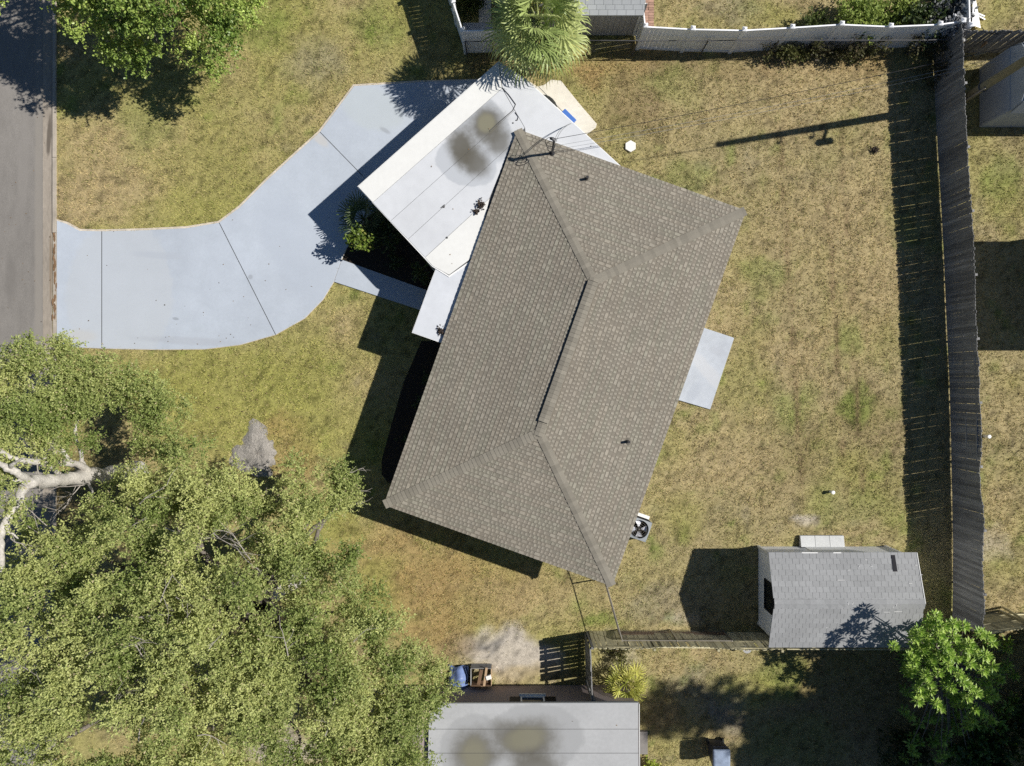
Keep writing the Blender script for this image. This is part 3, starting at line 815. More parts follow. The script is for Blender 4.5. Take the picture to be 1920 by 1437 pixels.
# ------------------------------------------------------------------ leaf-cluster generators
def quads_leaf(P, D, L, Wd, cols, up=.9, fold=0.0):
    """diamond leaves at P along D; returns verts, faces, cols"""
    n = len(P)
    nr = rng.normal(0, 1, (n, 3)) + np.array([.55, .1, 1.3]) * up * 1.15
    D = D / np.linalg.norm(D, axis=1, keepdims=True)
    Sv = np.cross(D, nr); Sv /= np.maximum(np.linalg.norm(Sv, axis=1, keepdims=True), 1e-6)
    v = np.empty((n, 4, 3), dtype=np.float32)
    v[:, 0] = P; v[:, 2] = P + D * L[:, None]
    mid = P + D * (L * .55)[:, None]
    v[:, 1] = mid + Sv * Wd[:, None]; v[:, 3] = mid - Sv * Wd[:, None]
    return v.reshape(-1, 3), np.arange(n * 4).reshape(-1, 4), np.repeat(cols, 4, 0)

def rand_dir(n):
    d = rng.normal(0, 1, (n, 3)); return d / np.linalg.norm(d, axis=1, keepdims=True)

def crown_from_blobs(blobs, per_m2, leaves_per, leaf_L, leaf_W, pal, squash=.6, gap_scale=1.1, gap_thr=.40, twig=.45, seed=0, updir=.25, shell=.55, gap_big=.0, clump=None):
    """blobs: (x,y,z,r).  Short leafy sprays spread through each blob, thinned by noise."""
    Ps, Ds, Ls, Ws, Cs = [], [], [], [], []
    pal = np.array(pal)
    for (x, y, z, r) in blobs:
        n = int(4 * math.pi * r * r * .5 * per_m2)
        d = rand_dir(n); rr = r * (shell + (1 - shell) * rng.random(n)) ** 1
        rr *= .70 + .56 * vnoise(d[:, 0] * 3.4 + x, d[:, 1] * 3.4 + y, d[:, 2] * 3.4 + z, seed + 3)
        c = np.stack([x + d[:, 0] * rr, y + d[:, 1] * rr, z + d[:, 2] * rr * squash], 1)
        if clump:
            ns_ = max(3, int(2 * math.pi * r * r / clump))
            rc = rng.uniform(.20, .46, ns_)
            pick = rng.integers(0, ns_, n)
            e = rand_dir(n) * (rc[pick] * rng.random(n) ** .4)[:, None]; e[:, 2] *= .75
            c = c[pick % n] + e
            d = d[pick % n] * .45 + e / rc[pick][:, None] * .7; d /= np.maximum(np.linalg.norm(d, axis=1, keepdims=True), 1e-5)
        g = fbm(c[:, 0] * gap_scale, c[:, 1] * gap_scale, c[:, 2] * gap_scale, seed + 9, 2)
        g2 = fbm(c[:, 0] * .75, c[:, 1] * .75, c[:, 2] * .75, seed + 19, 2)
        k = (g > gap_thr) & (g2 > gap_big) & (d[:, 2] > -.8)
        c, d = c[k], d[k]
        m = len(c)
        if m == 0: continue
        td = d * .6 + rand_dir(m) * .7; td[:, 2] += updir; td /= np.linalg.norm(td, axis=1, keepdims=True)
        tl = twig * rng.uniform(.6, 1.3, m)
        q = leaves_per
        t = (np.tile(np.linspace(.05, 1, q), m) + rng.normal(0, .04, m * q))
        P = np.repeat(c, q, 0) + np.repeat(td * tl[:, None], q, 0) * t[:, None] + rng.normal(0, .018, (m * q, 3))
        D = np.repeat(td, q, 0) * .45 + rand_dir(m * q)
        tone = np.repeat(vnoise(c[:, 0] * .9, c[:, 1] * .9, c[:, 2] * .9, seed + 5), q)
        w = np.clip((tone - .5) * 1.7 + .5 + rng.normal(0, .24, m * q), 0, 1)[:, None]
        col = pal[0] * (1 - w) + pal[1] * w
        dead = rng.random(m * q) < .03
        col[dead] = pal[2]
        col *= rng.uniform(.75, 1.25, m * q)[:, None]
        Ps.append(P); Ds.append(D); Cs.append(col)
        Ls.append(leaf_L * rng.uniform(.65, 1.3, m * q)); Ws.append(leaf_W * rng.uniform(.7, 1.25, m * q))
    return quads_leaf(np.concatenate(Ps), np.concatenate(Ds), np.concatenate(Ls), np.concatenate(Ws), np.concatenate(Cs))

def pxblobs(lst):
    out = []
    for px, py, h, r in lst:
        p = W(px, py, h); out.append((p.x, p.y, p.z, r * S * (1 - h / H)))
    return out

def crown_obj(parent, vfc, m, name='crown'):
    v, f, c = vfc
    o = put(name, mesh_np(name, v, f, m, c, org(parent)), parent)
    o['kind'] = 'stuff'
    return o

def limb_path(a, b, sag=.1, n=6, wob=.12):
    a, b = Vector(a), Vector(b)
    out = []
    for i in range(n + 1):
        t = i / n
        p = a.lerp(b, t)
        p.z += math.sin(t * math.pi) * sag * (b - a).length
        if 0 < i < n: p += Vector((random.gauss(0, wob), random.gauss(0, wob), random.gauss(0, wob * .5)))
        out.append(p)
    return out

def twig_tree(mb, p, d, L, r, depth):
    """a bare forked twig"""
    pts = [Vector(p)]
    dd = Vector(d).normalized()
    for i in range(4):
        dd = (dd + Vector((random.gauss(0, .16), random.gauss(0, .16), random.gauss(0, .10)))).normalized()
        pts.append(pts[-1] + dd * L / 4)
    mb.tube(pts, [r, r * .85, r * .7, r * .55, r * .4], 5, col=(1, 1, 1))
    if depth > 0:
        for i in (1, 2, 3, 4):
            if random.random() < .85:
                nd_ = (dd + Vector((random.gauss(0, .6), random.gauss(0, .6), random.gauss(.1, .3)))).normalized()
                twig_tree(mb, pts[i], nd_, L * random.uniform(.45, .7), r * .5, depth - 1)

def gnarl(pts, rads, q=4, j=.35):
    pts = [Vector(p) for p in pts]
    P, Q = [], []
    n = len(pts)
    for i in range(n - 1):
        p0, p1, p2, p3 = pts[max(i - 1, 0)], pts[i], pts[i + 1], pts[min(i + 2, n - 1)]
        for k in range(q):
            t = k / q
            v = .5 * ((2 * p1) + (p2 - p0) * t + (2 * p0 - 5 * p1 + 4 * p2 - p3) * t * t + (3 * p1 - p0 - 3 * p2 + p3) * t ** 3)
            r_ = rads[i] * (1 - t) + rads[i + 1] * t
            if 0 < i * q + k: v = v + Vector((random.gauss(0, 1), random.gauss(0, 1), random.gauss(0, 1))) * r_ * j * .5
            P.append(v); Q.append(r_ * random.uniform(.86, 1.16))
    P.append(pts[-1]); Q.append(rads[-1])
    return P, Q
OAK = [(.200, .262, .068), (.50, .53, .20), (.50, .43, .26)]
# ------------------------------------------------------------------ oak with the pale leaning trunk (street side)
ta = W(250, 884, 0)
oakA = thing('oak_tree', 'oak whose pale forked trunk shows at the left edge', 'tree', tuple(ta))
tr = MB()
fork = W(52, 906, 6.0)
path = [ta + Vector((.25, -.05, -.1)), ta + Vector((.05, 0, .35)), ta.lerp(fork, .30), ta.lerp(fork, .62), ta.lerp(fork, .85), fork]
tr.tube(*gnarl(path, [.46, .33, .27, .24, .21, .19], 5, .22), 12)
tr.build('trunk', M['bark'], oakA, smooth=True)
def limb(parent, pts, rads, m='bark'):
    pts, rads = gnarl(pts, rads)
    MB().tube(pts, rads, 8).build('limb', M[m], parent, smooth=True)
limb(oakA, [fork - Vector((.2, 0, .25)), W(36, 935, 6.3), W(12, 975, 6.6), W(2, 1010, 6.8), W(2, 1060, 7.0), W(-14, 1120, 7.4)], [.17, .135, .11, .10, .085, .06])
limb(oakA, [fork - Vector((.1, 0, .2)), W(36, 890, 6.4), W(12, 876, 6.7), W(-12, 866, 7.0), W(-70, 840, 7.4)], [.15, .12, .10, .08, .06])
limb(oakA, [ta.lerp(fork, .45), W(150, 872, 3.6), W(110, 868, 4.6), W(70, 866, 5.4), W(20, 858, 6.2), W(-40, 820, 6.8)], [.14, .12, .115, .10, .085, .06])
limb(oakA, [ta.lerp(fork, .70), W(104, 884, 4.6), W(92, 872, 5.0), W(84, 858, 5.3)], [.09, .08, .07, .05])
limb(oakA, [ta.lerp(fork, .45), W(166, 906, 3.2), W(172, 920, 3.5), W(174, 946, 3.7)], [.06, .05, .04, .025])
for (a, b) in ((W(60, 904, 5.9), W(22, 900, 6.6)), (W(34, 938, 6.3), W(8, 932, 6.9)), (W(10, 985, 6.6), W(34, 1010, 6.4)), (W(20, 876, 6.7), W(44, 862, 7.0))):
    limb(oakA, limb_path(a, b, .1, 4, .04), [.06, .05, .04, .03, .02])
for tgt in ((60, 720, 4.0), (150, 720, 3.2)):
    limb(oakA, limb_path(ta.lerp(fork, .5), W(*tgt), .12, 6, .1), [.09, .08, .07, .06, .05, .035, .02])
tw = MB()
for (px, py, h, dx, dy, L, d_) in ((150, 912, 3.6, -.5, -.6, 1.0, 2), (158, 910, 3.4, -.9, -.35, 1.1, 2), (90, 1015, 4.5, -.8, .5, 1.5, 2), (100, 1000, 4.4, -.9, .55, 1.3, 2), (20, 1010, 6.7, .6, -.4, .8, 1),
                                   (118, 870, 4.8, .2, .8, .6, 1), (70, 872, 5.4, .1, -.8, .7, 1)):
    tw = MB(); twig_tree(tw, W(px, py, h), (dx, dy, .25), L, .020, d_); tw.build('dead_twig', M['twig'], oakA)
crown_obj(oakA, crown_from_blobs(pxblobs([
    (30, 700, 5.0, 70), (85, 690, 4.6, 62), (140, 700, 4.2, 50), (120, 745, 4.6, 60), (190, 730, 4.0, 46), (235, 722, 3.6, 34), (255, 760, 3.5, 42), (300, 770, 3.2, 34),
    (40, 780, 5.4, 70), (105, 800, 5.0, 52), (20, 840, 6.0, 44), (150, 800, 4.4, 34), (300, 815, 3.0, 36), (-40, 760, 5.5, 90), (-60, 860, 6.5, 70), (-30, 690, 5, 60),
    (15, 925, 7.0, 26), (-70, 960, 7.0, 70), (60, 965, 4.2, 28), (45, 1040, 4.6, 36), (275, 745, 3.4, 34), (330, 775, 3.0, 22), (75, 850, 5.2, 30)]),
    62, 17, .080, .021, OAK, .62, 2.4, .28, .42, 100, gap_big=.33, clump=.62), M['oak_leaf'])
# ------------------------------------------------------------------ the big oak
tb = W(560, 1075, 0)
oakB = thing('oak_tree', 'huge broad oak filling the lower left with fine olive foliage', 'tree', tuple(tb))
ft = tb + Vector((-.6, -.3, 3.0))
MB().tube([tb - Vector((0, 0, .1)), tb + Vector((0, 0, .4)), tb + Vector((-.2, -.1, 1.6)), ft], [.62, .45, .38, .36], 12).build('trunk', M['bark'], oakB, smooth=True)
BB = [(310, 905, 4.6, 52), (360, 900, 5, 62), (420, 915, 5, 66), (500, 915, 4.6, 58), (570, 915, 4.2, 48), (625, 905, 3.8, 34), (655, 925, 3.6, 20), (255, 950, 5.4, 46), (185, 1000, 5.8, 46), (330, 980, 5.8, 80),
      (430, 990, 5.8, 80), (520, 985, 5.2, 66), (590, 965, 4.6, 46), (110, 1060, 6.4, 62), (60, 1110, 6.8, 74), (190, 1070, 6.6, 80), (280, 1060, 6.8, 84), (380, 1070, 7, 84), (470, 1070, 6.6, 80), (560, 1060, 6, 70),
      (620, 1050, 5.4, 50), (100, 1190, 7.2, 90), (210, 1170, 7.4, 92), (320, 1160, 7.6, 92), (430, 1160, 7.6, 92), (530, 1150, 7.0, 84), (610, 1140, 6.4, 72), (680, 1130, 5.6, 52), (30, 1230, 7.2, 80),
      (140, 1290, 7.4, 90), (250, 1280, 7.8, 92), (360, 1270, 8, 95), (470, 1260, 7.6, 90), (580, 1250, 7.2, 88), (670, 1225, 6.4, 74), (735, 1200, 5.6, 52), (60, 1340, 7.2, 80), (180, 1390, 7.4, 90),
      (290, 1380, 7.6, 92), (400, 1370, 7.6, 88), (490, 1345, 7.2, 72), (590, 1345, 7, 78), (690, 1320, 6.6, 82), (770, 1280, 5.6, 62), (825, 1265, 4.8, 36), (745, 1385, 6.2, 62), (660, 1405, 6.4, 70), (795, 1335, 5.2, 34),
      (60, 1440, 7, 90), (380, 1450, 7.4, 70), (600, 1450, 6.6, 60), (720, 1450, 6, 70), (250, 1470, 7.4, 90), (785, 1430, 5.2, 26), (560, 1410, 6.4, 36), (215, 922, 4.4, 26), (180, 962, 4.8, 28), (135, 1015, 5.2, 26), (258, 890, 4.4, 34), (640, 1350, 6.6, 60), (700, 1370, 6.2, 60), (740, 1330, 6.0, 50), (780, 1390, 5.0, 30), (640, 925, 3.9, 32), (610, 930, 4.1, 36)]
tips = []
for i in range(0, len(BB), 3):
    px, py, h, r = BB[i]
    tgt = W(px, py, h - .3)
    pts = limb_path(ft - Vector((0, 0, .2)), tgt, .10, 7, .16)
    limb(oakB, pts, list(np.linspace(.20, .02, 8)), 'bark_dark')
    tips.append(tgt)
tw = MB()
for (px, py, h, dx, dy, L, d_) in ((262, 945, 6.2, .55, .55, 1.1, 1), (225, 1000, 6.6, .6, .4, .8, 1), (310, 990, 6.6, .8, -.2, 1.2, 2), (400, 1000, 6.6, .8, -.5, 1.2, 2), (440, 1020, 6.6, .6, -.6, 1.3, 2), (470, 1050, 6.8, -.5, .5, 1.0, 2),
                                   (645, 892, 4.0, .9, .35, .7, 1), (660, 925, 3.8, .9, .2, .5, 1), (650, 950, 3.6, .9, .3, .7, 1), (300, 1130, 8.1, .5, .6, .9, 2), (250, 1160, 8.0, .9, .2, .8, 1), (150, 1230, 7.9, .7, .4, .9, 1),
                                   (230, 1215, 8.2, .8, .5, 1.0, 2), (270, 1235, 8.2, -.3, .7, .8, 1), (180, 1340, 8.0, .9, 0, 1.0, 2), (260, 1390, 8.0, .2, .7, .9, 1), (370, 1380, 8.1, .8, .2, .8, 1), (610, 1380, 7.4, .3, .6, .8, 2),
                                   (390, 1220, 8.5, .6, .5, .7, 1), (30, 1240, 7.8, .8, -.4, .8, 1), (540, 1230, 7.9, .2, .8, .8, 1), (660, 1210, 7, .3, .9, .7, 1), (330, 1120, 8.0, .8, -.4, .8, 1)):
    tw = MB(); twig_tree(tw, W(px, py, h), (dx, dy, .12), L, .017, d_); tw.build('dead_twig', M['twig'], oakB)
crown_obj(oakB, crown_from_blobs(pxblobs(BB), 62, 17, .080, .021, OAK, .60, 2.4, .28, .42, 260, gap_big=.33, clump=.62), M['oak_leaf'])

# ------------------------------------------------------------------ bushy tree by the street, top left
GR = [(.15, .235, .045), (.42, .52, .13), (.44, .44, .15)]
tc_ = W(300, -30, 0)
tl = thing('leafy_tree', 'glossy green tree at the top left shading street and lawn', 'tree', tuple(tc_))
MB().tube([tc_ - Vector((0, 0, .1)), tc_ + Vector((0, 0, 1.2)), tc_ + Vector((.1, .1, 2.4))], [.25, .19, .16], 10).build('trunk', M['bark_dark'], tl, smooth=True)
TB = [(150, 25, 4.2, 46), (205, 20, 4.4, 46), (170, -30, 4.6, 70), (250, 60, 3.6, 40), (228, 95, 3.2, 34), (265, 100, 3.0, 26), (300, 95, 2.9, 20), (380, 95, 3.0, 32), (400, 60, 3.4, 46), (430, 20, 3.6, 48), (370, 20, 3.6, 40),
      (300, -20, 4.6, 70), (455, -10, 3.6, 44), (400, -50, 4.4, 80), (250, -100, 5.5, 110), (100, -60, 4.6, 60), (130, -130, 5, 100), (360, -140, 5.2, 110), (20, -120, 5, 80), (60, -40, 4.0, 20), (405, 115, 2.7, 18), (235, 118, 2.9, 16),
      (-60, -60, 5, 80), (-40, -150, 5.4, 100)]
for i in range(0, len(TB), 2):
    px, py, h, r = TB[i]
    limb(tl, limb_path(tc_ + Vector((.1, .1, 2.3)), W(px, py, h - .2), .08, 6, .1), list(np.linspace(.10, .015, 7)), 'bark_dark')
tw = MB()
for (px, py, h, dx, dy) in ((315, 30, 3.4, .2, .8), (330, 45, 3.2, -.4, .7), (345, 20, 3.2, .4, .6)):
    tw = MB(); twig_tree(tw, W(px, py, h), (dx, dy, .2), .9, .02, 2); tw.build('dead_twig', M['twig'], tl)
crown_obj(tl, crown_from_blobs(pxblobs(TB), 46, 14, .100, .031, GR, .62, 1.3, .34, .38, 300, clump=.6), M['glossy_leaf'])

# ------------------------------------------------------------------ tall trees beyond the lower right corner (their shade falls across the yard)
for i, (gx_, gy_, hh, rr, lb) in enumerate(((2025, 1300, 6.0, 3.3, 'bushy tree standing just past the right edge below the fence'), (2090, 1600, 13.0, 5.0, 'tall dense tree past the lower right corner'))):
    b = W(gx_, gy_, 0)
    t_ = thing('shade_tree', lb, 'tree', tuple(b))
    MB().tube([b - Vector((0, 0, .1)), b + Vector((.1, 0, 2)), b + Vector((0, .1, hh * .6))], [.32, .24, .15], 10).build('trunk', M['bark_dark'], t_, smooth=True)
    bl = [(b.x + random.uniform(-.62, .62) * rr, b.y + random.uniform(-.62, .62) * rr, hh * random.uniform(.34, .95), rr * random.uniform(.3, .46)) for _ in range(44)]
    crown_obj(t_, crown_from_blobs(bl, 11, 11, .24, .085, GR, .7, .8, .28, .6, 400 + i), M['glossy_leaf'])

b = W(2085, 1262, 0)
t_ = thing('shade_tree', 'unseen tree beyond the right edge, its high crown shaped to shade the lower yard', 'tree', tuple(b))
top = b + Vector((.2, .3, 10.5))
MB().tube([b - Vector((0, 0, .1)), b + Vector((.15, 0, 3)), b + Vector((0, .2, 7)), top], [.34, .26, .2, .12], 10).build('trunk', M['bark_dark'], t_, smooth=True)
bl = []  # unseen crown, leaf clumps set along sun rays to shade chosen ground
for i in range(150):
    far = i >= 138
    tx, ty = (random.uniform(1235, 1400), random.uniform(1290, 1430)) if far else ((random.uniform(1425, 1720), random.uniform(1335, 1470)) if i % 2 else (random.uniform(1560, 1750), random.uniform(1205, 1440)))
    if math.hypot(tx - 1288, ty - 1405) < 60 or math.hypot(tx - 1375, ty - 1385) < 50: continue
    g_ = W(tx, ty, 0); L_ = (random.uniform(2010, 2150) - tx) * S
    q = g_ - LD * (L_ / -LD.x)
    bl.append((q.x, q.y, q.z, random.uniform(.5, .8)))
for q in bl[::4]:
    MB().tube(limb_path(top - Vector((0, 0, 1.5)), Vector(q[:3]), .05, 5, .1), [.09, .08, .06, .05, .03, .015], 6).build('limb', M['bark_dark'], t_)
crown_obj(t_, crown_from_blobs(bl, 17, 11, .24, .085, GR, .8, .8, .2, .5, 420), M['glossy_leaf'])

# ------------------------------------------------------------------ garden shed
def gw(px, py): return W(px, py, 0)
sh = thing('shed', 'small white shed with a grey shingled gable roof and one dark window', 'shed', tuple(gw(1540, 1097)))
sx0, sx1 = gw(1422, 0).x, gw(1659, 0).x
sy0, sy1 = gw(0, 1168).y, gw(0, 1025).y          # south, north
rx0, rx1 = gw(1404.6, 0).x, gw(1658, 0).x + .02
ry0, ry1, ryr = gw(0, 1175).y, gw(0, 1012.3).y, gw(0, 1092.5).y
EVE, RDG = 2.2, 2.75
def shed_z(y): return EVE + (RDG - EVE) * (1 - abs(y - ryr) / (ry1 - ryr))
wz = lambda y: shed_z(y) - .075
sw_ = MB()
prof = [(sy0, 0), (sy1, 0), (sy1, wz(sy1)), (ryr, wz(ryr)), (sy0, wz(sy0))]
sw_.add([(sx0, y, z) for y, z in prof] + [(sx1, y, z) for y, z in prof],
        [(4, 3, 2, 1, 0), (5, 6, 7, 8, 9), (0, 1, 6, 5), (1, 2, 7, 6), (2, 3, 8, 7), (3, 4, 9, 8), (4, 0, 5, 9)])
sw_.build('wall', M['shed_wall'], sh)
for x_, y_ in ((sx0 - .006, sy0), (sx0 - .006, sy1), (sx1 + .006, sy0), (sx1 + .006, sy1)):
    MB().box((x_, y_ + (.006 if y_ == sy1 else -.006), EVE / 2 - .05), (.09, .09, EVE - .1)).build('corner_board', M['white_trim'], sh)
dk = MB()
prof = [(ry0, shed_z(ry0) - .06), (ryr, RDG - .06), (ry1, shed_z(ry1) - .06), (ry1, shed_z(ry1) - .012), (ryr, RDG - .012), (ry0, shed_z(ry0) - .012)]
dk.add([(rx0, y, z) for y, z in prof] + [(rx1, y, z) for y, z in prof],
       [(0, 1, 4, 5), (1, 2, 3, 4), (11, 10, 7, 6), (10, 9, 8, 7), (0, 6, 7, 1), (1, 7, 8, 2), (2, 8, 9, 3), (3, 9, 10, 4), (4, 10, 11, 5), (5, 11, 6, 0)])
sroof = dk.build('roof', M['tar'], sh)
sp_ = (RDG - EVE) / (ry1 - ryr)
for sgn in (1, -1):                              # north, south slope
    run = (ry1 - ryr) if sgn > 0 else (ryr - ry0)
    ye = ry1 if sgn > 0 else ry0
    e = run / 9.0
    for k in range(9):
        d0, d1 = k * e - (.02 if k == 0 else 0), (k + 1) * e
        x = rx0 - .02 - ((k % 2) * .125) - (k * .37 % 1) * .75
        while x < rx1 + .02:
            mb = MB(); lift = random.gauss(0, .0015)
            if random.random() < .03: lift += .012
            for t_ in range(3):
                a = max(x + t_ * .25 + .0045, rx0 - .02); b = min(x + (t_ + 1) * .25 - .0045, rx1 + .02)
                if b - a < .03: continue
                ya, yb = ye - sgn * d0, ye - sgn * (d1 + .004)
                za, zb = EVE + sp_ * d0, EVE + sp_ * (d1 + .004)
                za_t, zb_t = za + .010 + lift, zb + .0015
                mb.add([(a, ya, za_t), (b, ya, za_t), (b, yb, zb_t), (a, yb, zb_t), (a, ya, za - .004), (b, ya, za - .004), (b, yb, zb - .008), (a, yb, zb - .008)],
                       [(0, 1, 2, 3), (4, 5, 1, 0), (5, 6, 2, 1), (7, 4, 0, 3), (3, 2, 1, 0)][:4] if sgn < 0 else [(3, 2, 1, 0), (0, 1, 5, 4), (1, 2, 6, 5), (3, 0, 4, 7)])
            if mb.v: mb.build('shingle', M['shed_shingle'], sroof)
            x += .75
x = rx0
while x < rx1:
    x1 = min(x + .30, rx1 + .02)
    vs = []
    for xx, l_ in ((x, .014), (x1, .026)):
        for yy_, dz in ((-.15, -.15 * sp_), (0, 0), (.15, -.15 * sp_)):
            vs += [(xx, ryr + yy_, RDG + dz + l_), (xx, ryr + yy_, RDG + dz + l_ - .014)]
    MB().add(vs, [(0, 2, 8, 6)[::-1], (2, 4, 10, 8)[::-1], (1, 3, 2, 0)[::-1], (3, 5, 4, 2)[::-1], (0, 6, 7, 1)[::-1], (4, 5, 11, 10)[::-1], (6, 8, 9, 7)[::-1], (8, 10, 11, 9)[::-1]]).build('ridge_cap', M['shed_shingle'], sroof)
    x += .25
def on_shed(px, py, off=.014):
    z = EVE
    for _ in range(12):
        p = W(px, py, z); z = shed_z(p.y) + off
    return W(px, py, z)
tp = MB()
tp.hexa([on_shed(*a, .012) for a in ((1671, 1041), (1678, 1041), (1683, 1072), (1675, 1072))] + [on_shed(*a, .022) for a in ((1671, 1041), (1678, 1041), (1683, 1072), (1675, 1072))])
tp.build('dark_strip', M['tar'], sroof)  # flat near-black strip laid over the roof slope
for (px, py, l_, a_) in ((1577, 1088, 17, 0), (1608, 1147, 18, 0), (1634, 1062, 6, .2), (1592, 1069, 6, .1), (1611, 1062, 4, .8), (1624, 1050, 5, 0), (1636, 1050, 4, .4), (1591, 1132, 7, 1.5), (1599, 1132, 5, 1.3), (1681, 1134, 8, 1.2), (1675, 1138, 6, .9),
                         (1663, 1148, 14, 0), (1684, 1147, 18, .05), (1707, 1094, 8, 0), (1491, 1142, 4, .5), (1579, 1141, 4, 1), (1454, 1131, 4, 0), (1551, 1177, 6, .3), (1727, 1078, 6, 0), (1718, 1060, 5, 0)):
    p = on_shed(px, py, .020)
    MB().box(p, (l_ * .016, .022, .010), a_).build('curled_chip', M['chip'], sroof)
for px in ((1503, 1533), (1562, 1577)):
    a, b = W(px[0], 1038.2, EVE), W(px[1], 1038.2, EVE)
    MB().beam(a + Vector((0, .03, -.01)), b + Vector((0, .03, -.01)), .03, .05).build('drip_edge', M['white_trim'], sroof)
a, b = (rx1 + .025, ry1, EVE - .02), (rx1 + .025, ryr, RDG - .02)
MB().beam(a, b, .02, .08).build('rake_board', M['white_trim'], sroof)
wy0, wy1 = gw(0, 1128).y, gw(0, 1076).y
wf = MB()
for y_ in (wy0, wy1): wf.box((sx0 - .02, y_, 1.22), (.05, .07, .95))
for z_ in (.78, 1.66): wf.box((sx0 - .021, (wy0 + wy1) / 2, z_), (.05, wy1 - wy0 - .07, .07))
wf.box((sx0 - .018, (wy0 + wy1) / 2, 1.22), (.04, .03, .81))
w_ = wf.build('window', M['black'], sh)
MB().box((sx0 - .006, (wy0 + wy1) / 2, 1.22), (.01, wy1 - wy0 - .07, .81)).build('pane', M['glass_dark'], w_)
MB().box(((gw(1500, 0).x + gw(1578, 0).x) / 2, sy1 + .02, 1.0), (1.5, .04, 1.75)).build('door', M['white_trim'], sh)
# loading ramp in front of the shed door
rp = thing('shed_ramp', 'pale grey plank step against the north side of the shed', 'ramp', tuple(gw(1540, 1014)))
for i in range(3):
    x0_, x1_ = 1498 + i * 27.2, 1498 + (i + 1) * 27.2 - .7
    a = [gw(x0_, 1003.5), gw(x1_, 1003.5), gw(x1_, 1023.5), gw(x0_, 1023.5)]
    MB().hexa([Vector((p.x, p.y, .02)) for p in a[::-1]] + [Vector((p.x, p.y, z)) for p, z in zip(a[::-1], (.24, .24, .14, .14))]).build('plank', M['plank_grey'], rp)
MB().box((gw(1538, 0).x, gw(0, 1006).y, .07), (1.6, .04, .12)).build('bearer', M['black'], rp)

# ------------------------------------------------------------------ air conditioner
ac0 = W(1199, 993, .8)
ax = Vector((ac0.x, ac0.y, 0)); rz = R(-19.6)
acu = thing('air_conditioner', 'square grey condenser with a round fan beside the back wall', 'air conditioner', tuple(ax))
Rm = Matrix.Rotation(rz, 3, 'Z')
def al(x, y, z): return ax + Rm @ Vector((x, y, z))
MB().box(al(.0, .07, .02), (.80, .90, .06), rz).build('base_pad', M['white_conc'], acu)
hsg = MB()
for s in (-1, 1):
    hsg.box(al(s * .37, 0, .42), (.05, .79, .70), rz); hsg.box(al(0, s * .37, .42), (.69, .05, .70), rz)
hs = hsg.build('housing', M['ac'], acu)
lv = MB()
for i in range(9):
    for s in (-1, 1):
        lv.box(al(s * .398, 0, .14 + i * .07), (.012, .70, .02), rz); lv.box(al(0, s * .398, .14 + i * .07), (.70, .012, .02), rz)
lv.build('louvre', M['ac_dark'], hs)
tpv, tpf = [], []
n = 40
for k in range(n):
    t = 2 * math.pi * k / n
    cx, cy = math.cos(t), math.sin(t)
    m_ = .40 / max(abs(cx), abs(cy)); m_ = min(m_, .50)
    tpv += [al(cx * .36, cy * .36, .79), al(cx * m_, cy * m_, .78), al(cx * .36, cy * .36, .70)]
for k in range(n):
    a, b = k * 3, ((k + 1) % n) * 3
    tpf += [(a, a + 1, b + 1, b), (a + 2, a, b, b + 2)]
MB().add(tpv, tpf).build('top_plate', M['ac'], acu)
MB().lathe(al(0, 0, .30), [(.37, 0), (.37, .02)], 28).build('fan_well', M['ac_dark'], acu)
MB().lathe(al(0, 0, .60), [(.09, 0), (.09, .10), (.07, .12)], 18).build('fan_hub', M['ac_dark'], acu)
for k in range(4):
    a = R(20 + 90 * k)
    vs = []
    for r_, w0, z_ in ((.08, .30, 0), (.20, .36, 0), (.335, .40, 0)):
        for s in (-1, 1):
            t = a + s * w0
            vs.append(al(r_ * math.cos(t), r_ * math.sin(t), .66 + s * .035))
    MB().add(vs, [(0, 1, 3, 2), (2, 3, 5, 4)]).build('fan_blade', M['blade'], acu)
gr = MB()
for rr_ in (.12, .20, .28):
    gr.tube([al(rr_ * math.cos(t), rr_ * math.sin(t), .79) for t in np.linspace(0, 2 * math.pi, 33)], .0035, 4)
for k in range(4):
    a = R(45 * k); gr.tube([al(-.325 * math.cos(a), -.325 * math.sin(a), .793), al(.325 * math.cos(a), .325 * math.sin(a), .793)], .0035, 4)
gr.build('grille', M['galv'], acu)

# ------------------------------------------------------------------ small things on the lawn and pad
p = gw(1182, 275)
tag(MB().add(*(lambda v: (v, [(5, 4, 3, 2, 1, 0), (6, 7, 8, 9, 10, 11)] + [(i, (i + 1) % 6, 6 + (i + 1) % 6, 6 + i) for i in range(6)]))(
    [(p.x + .235 * math.cos(R(60 * k + 30)), p.y + .235 * math.sin(R(60 * k + 30)), z) for z in (-.03, .06) for k in range(6)])).build('stepping_stone', M['white_conc'], bevel=.008),
    'white hexagonal paver lying alone on the lawn', 'paver')
for (px, py, hh, lb) in ((1557, 922, .26, 'short white pipe stub in the back lawn above the shed'), (1846, 818, .30, 'short pale pipe stub in the grass just outside the dark fence')):
    p = gw(px, py)
    t_ = thing('cleanout_pipe', lb, 'pipe', tuple(p))
    MB().tube([p - Vector((0, 0, .05)), p + Vector((0, 0, hh - .05))], .06, 12).build('pipe', M['pvc'], t_)
    MB().lathe(p + Vector((0, 0, hh - .05)), [(.075, 0), (.075, .05), (.05, .06)], 12).build('cap', M['pvc'], t_)
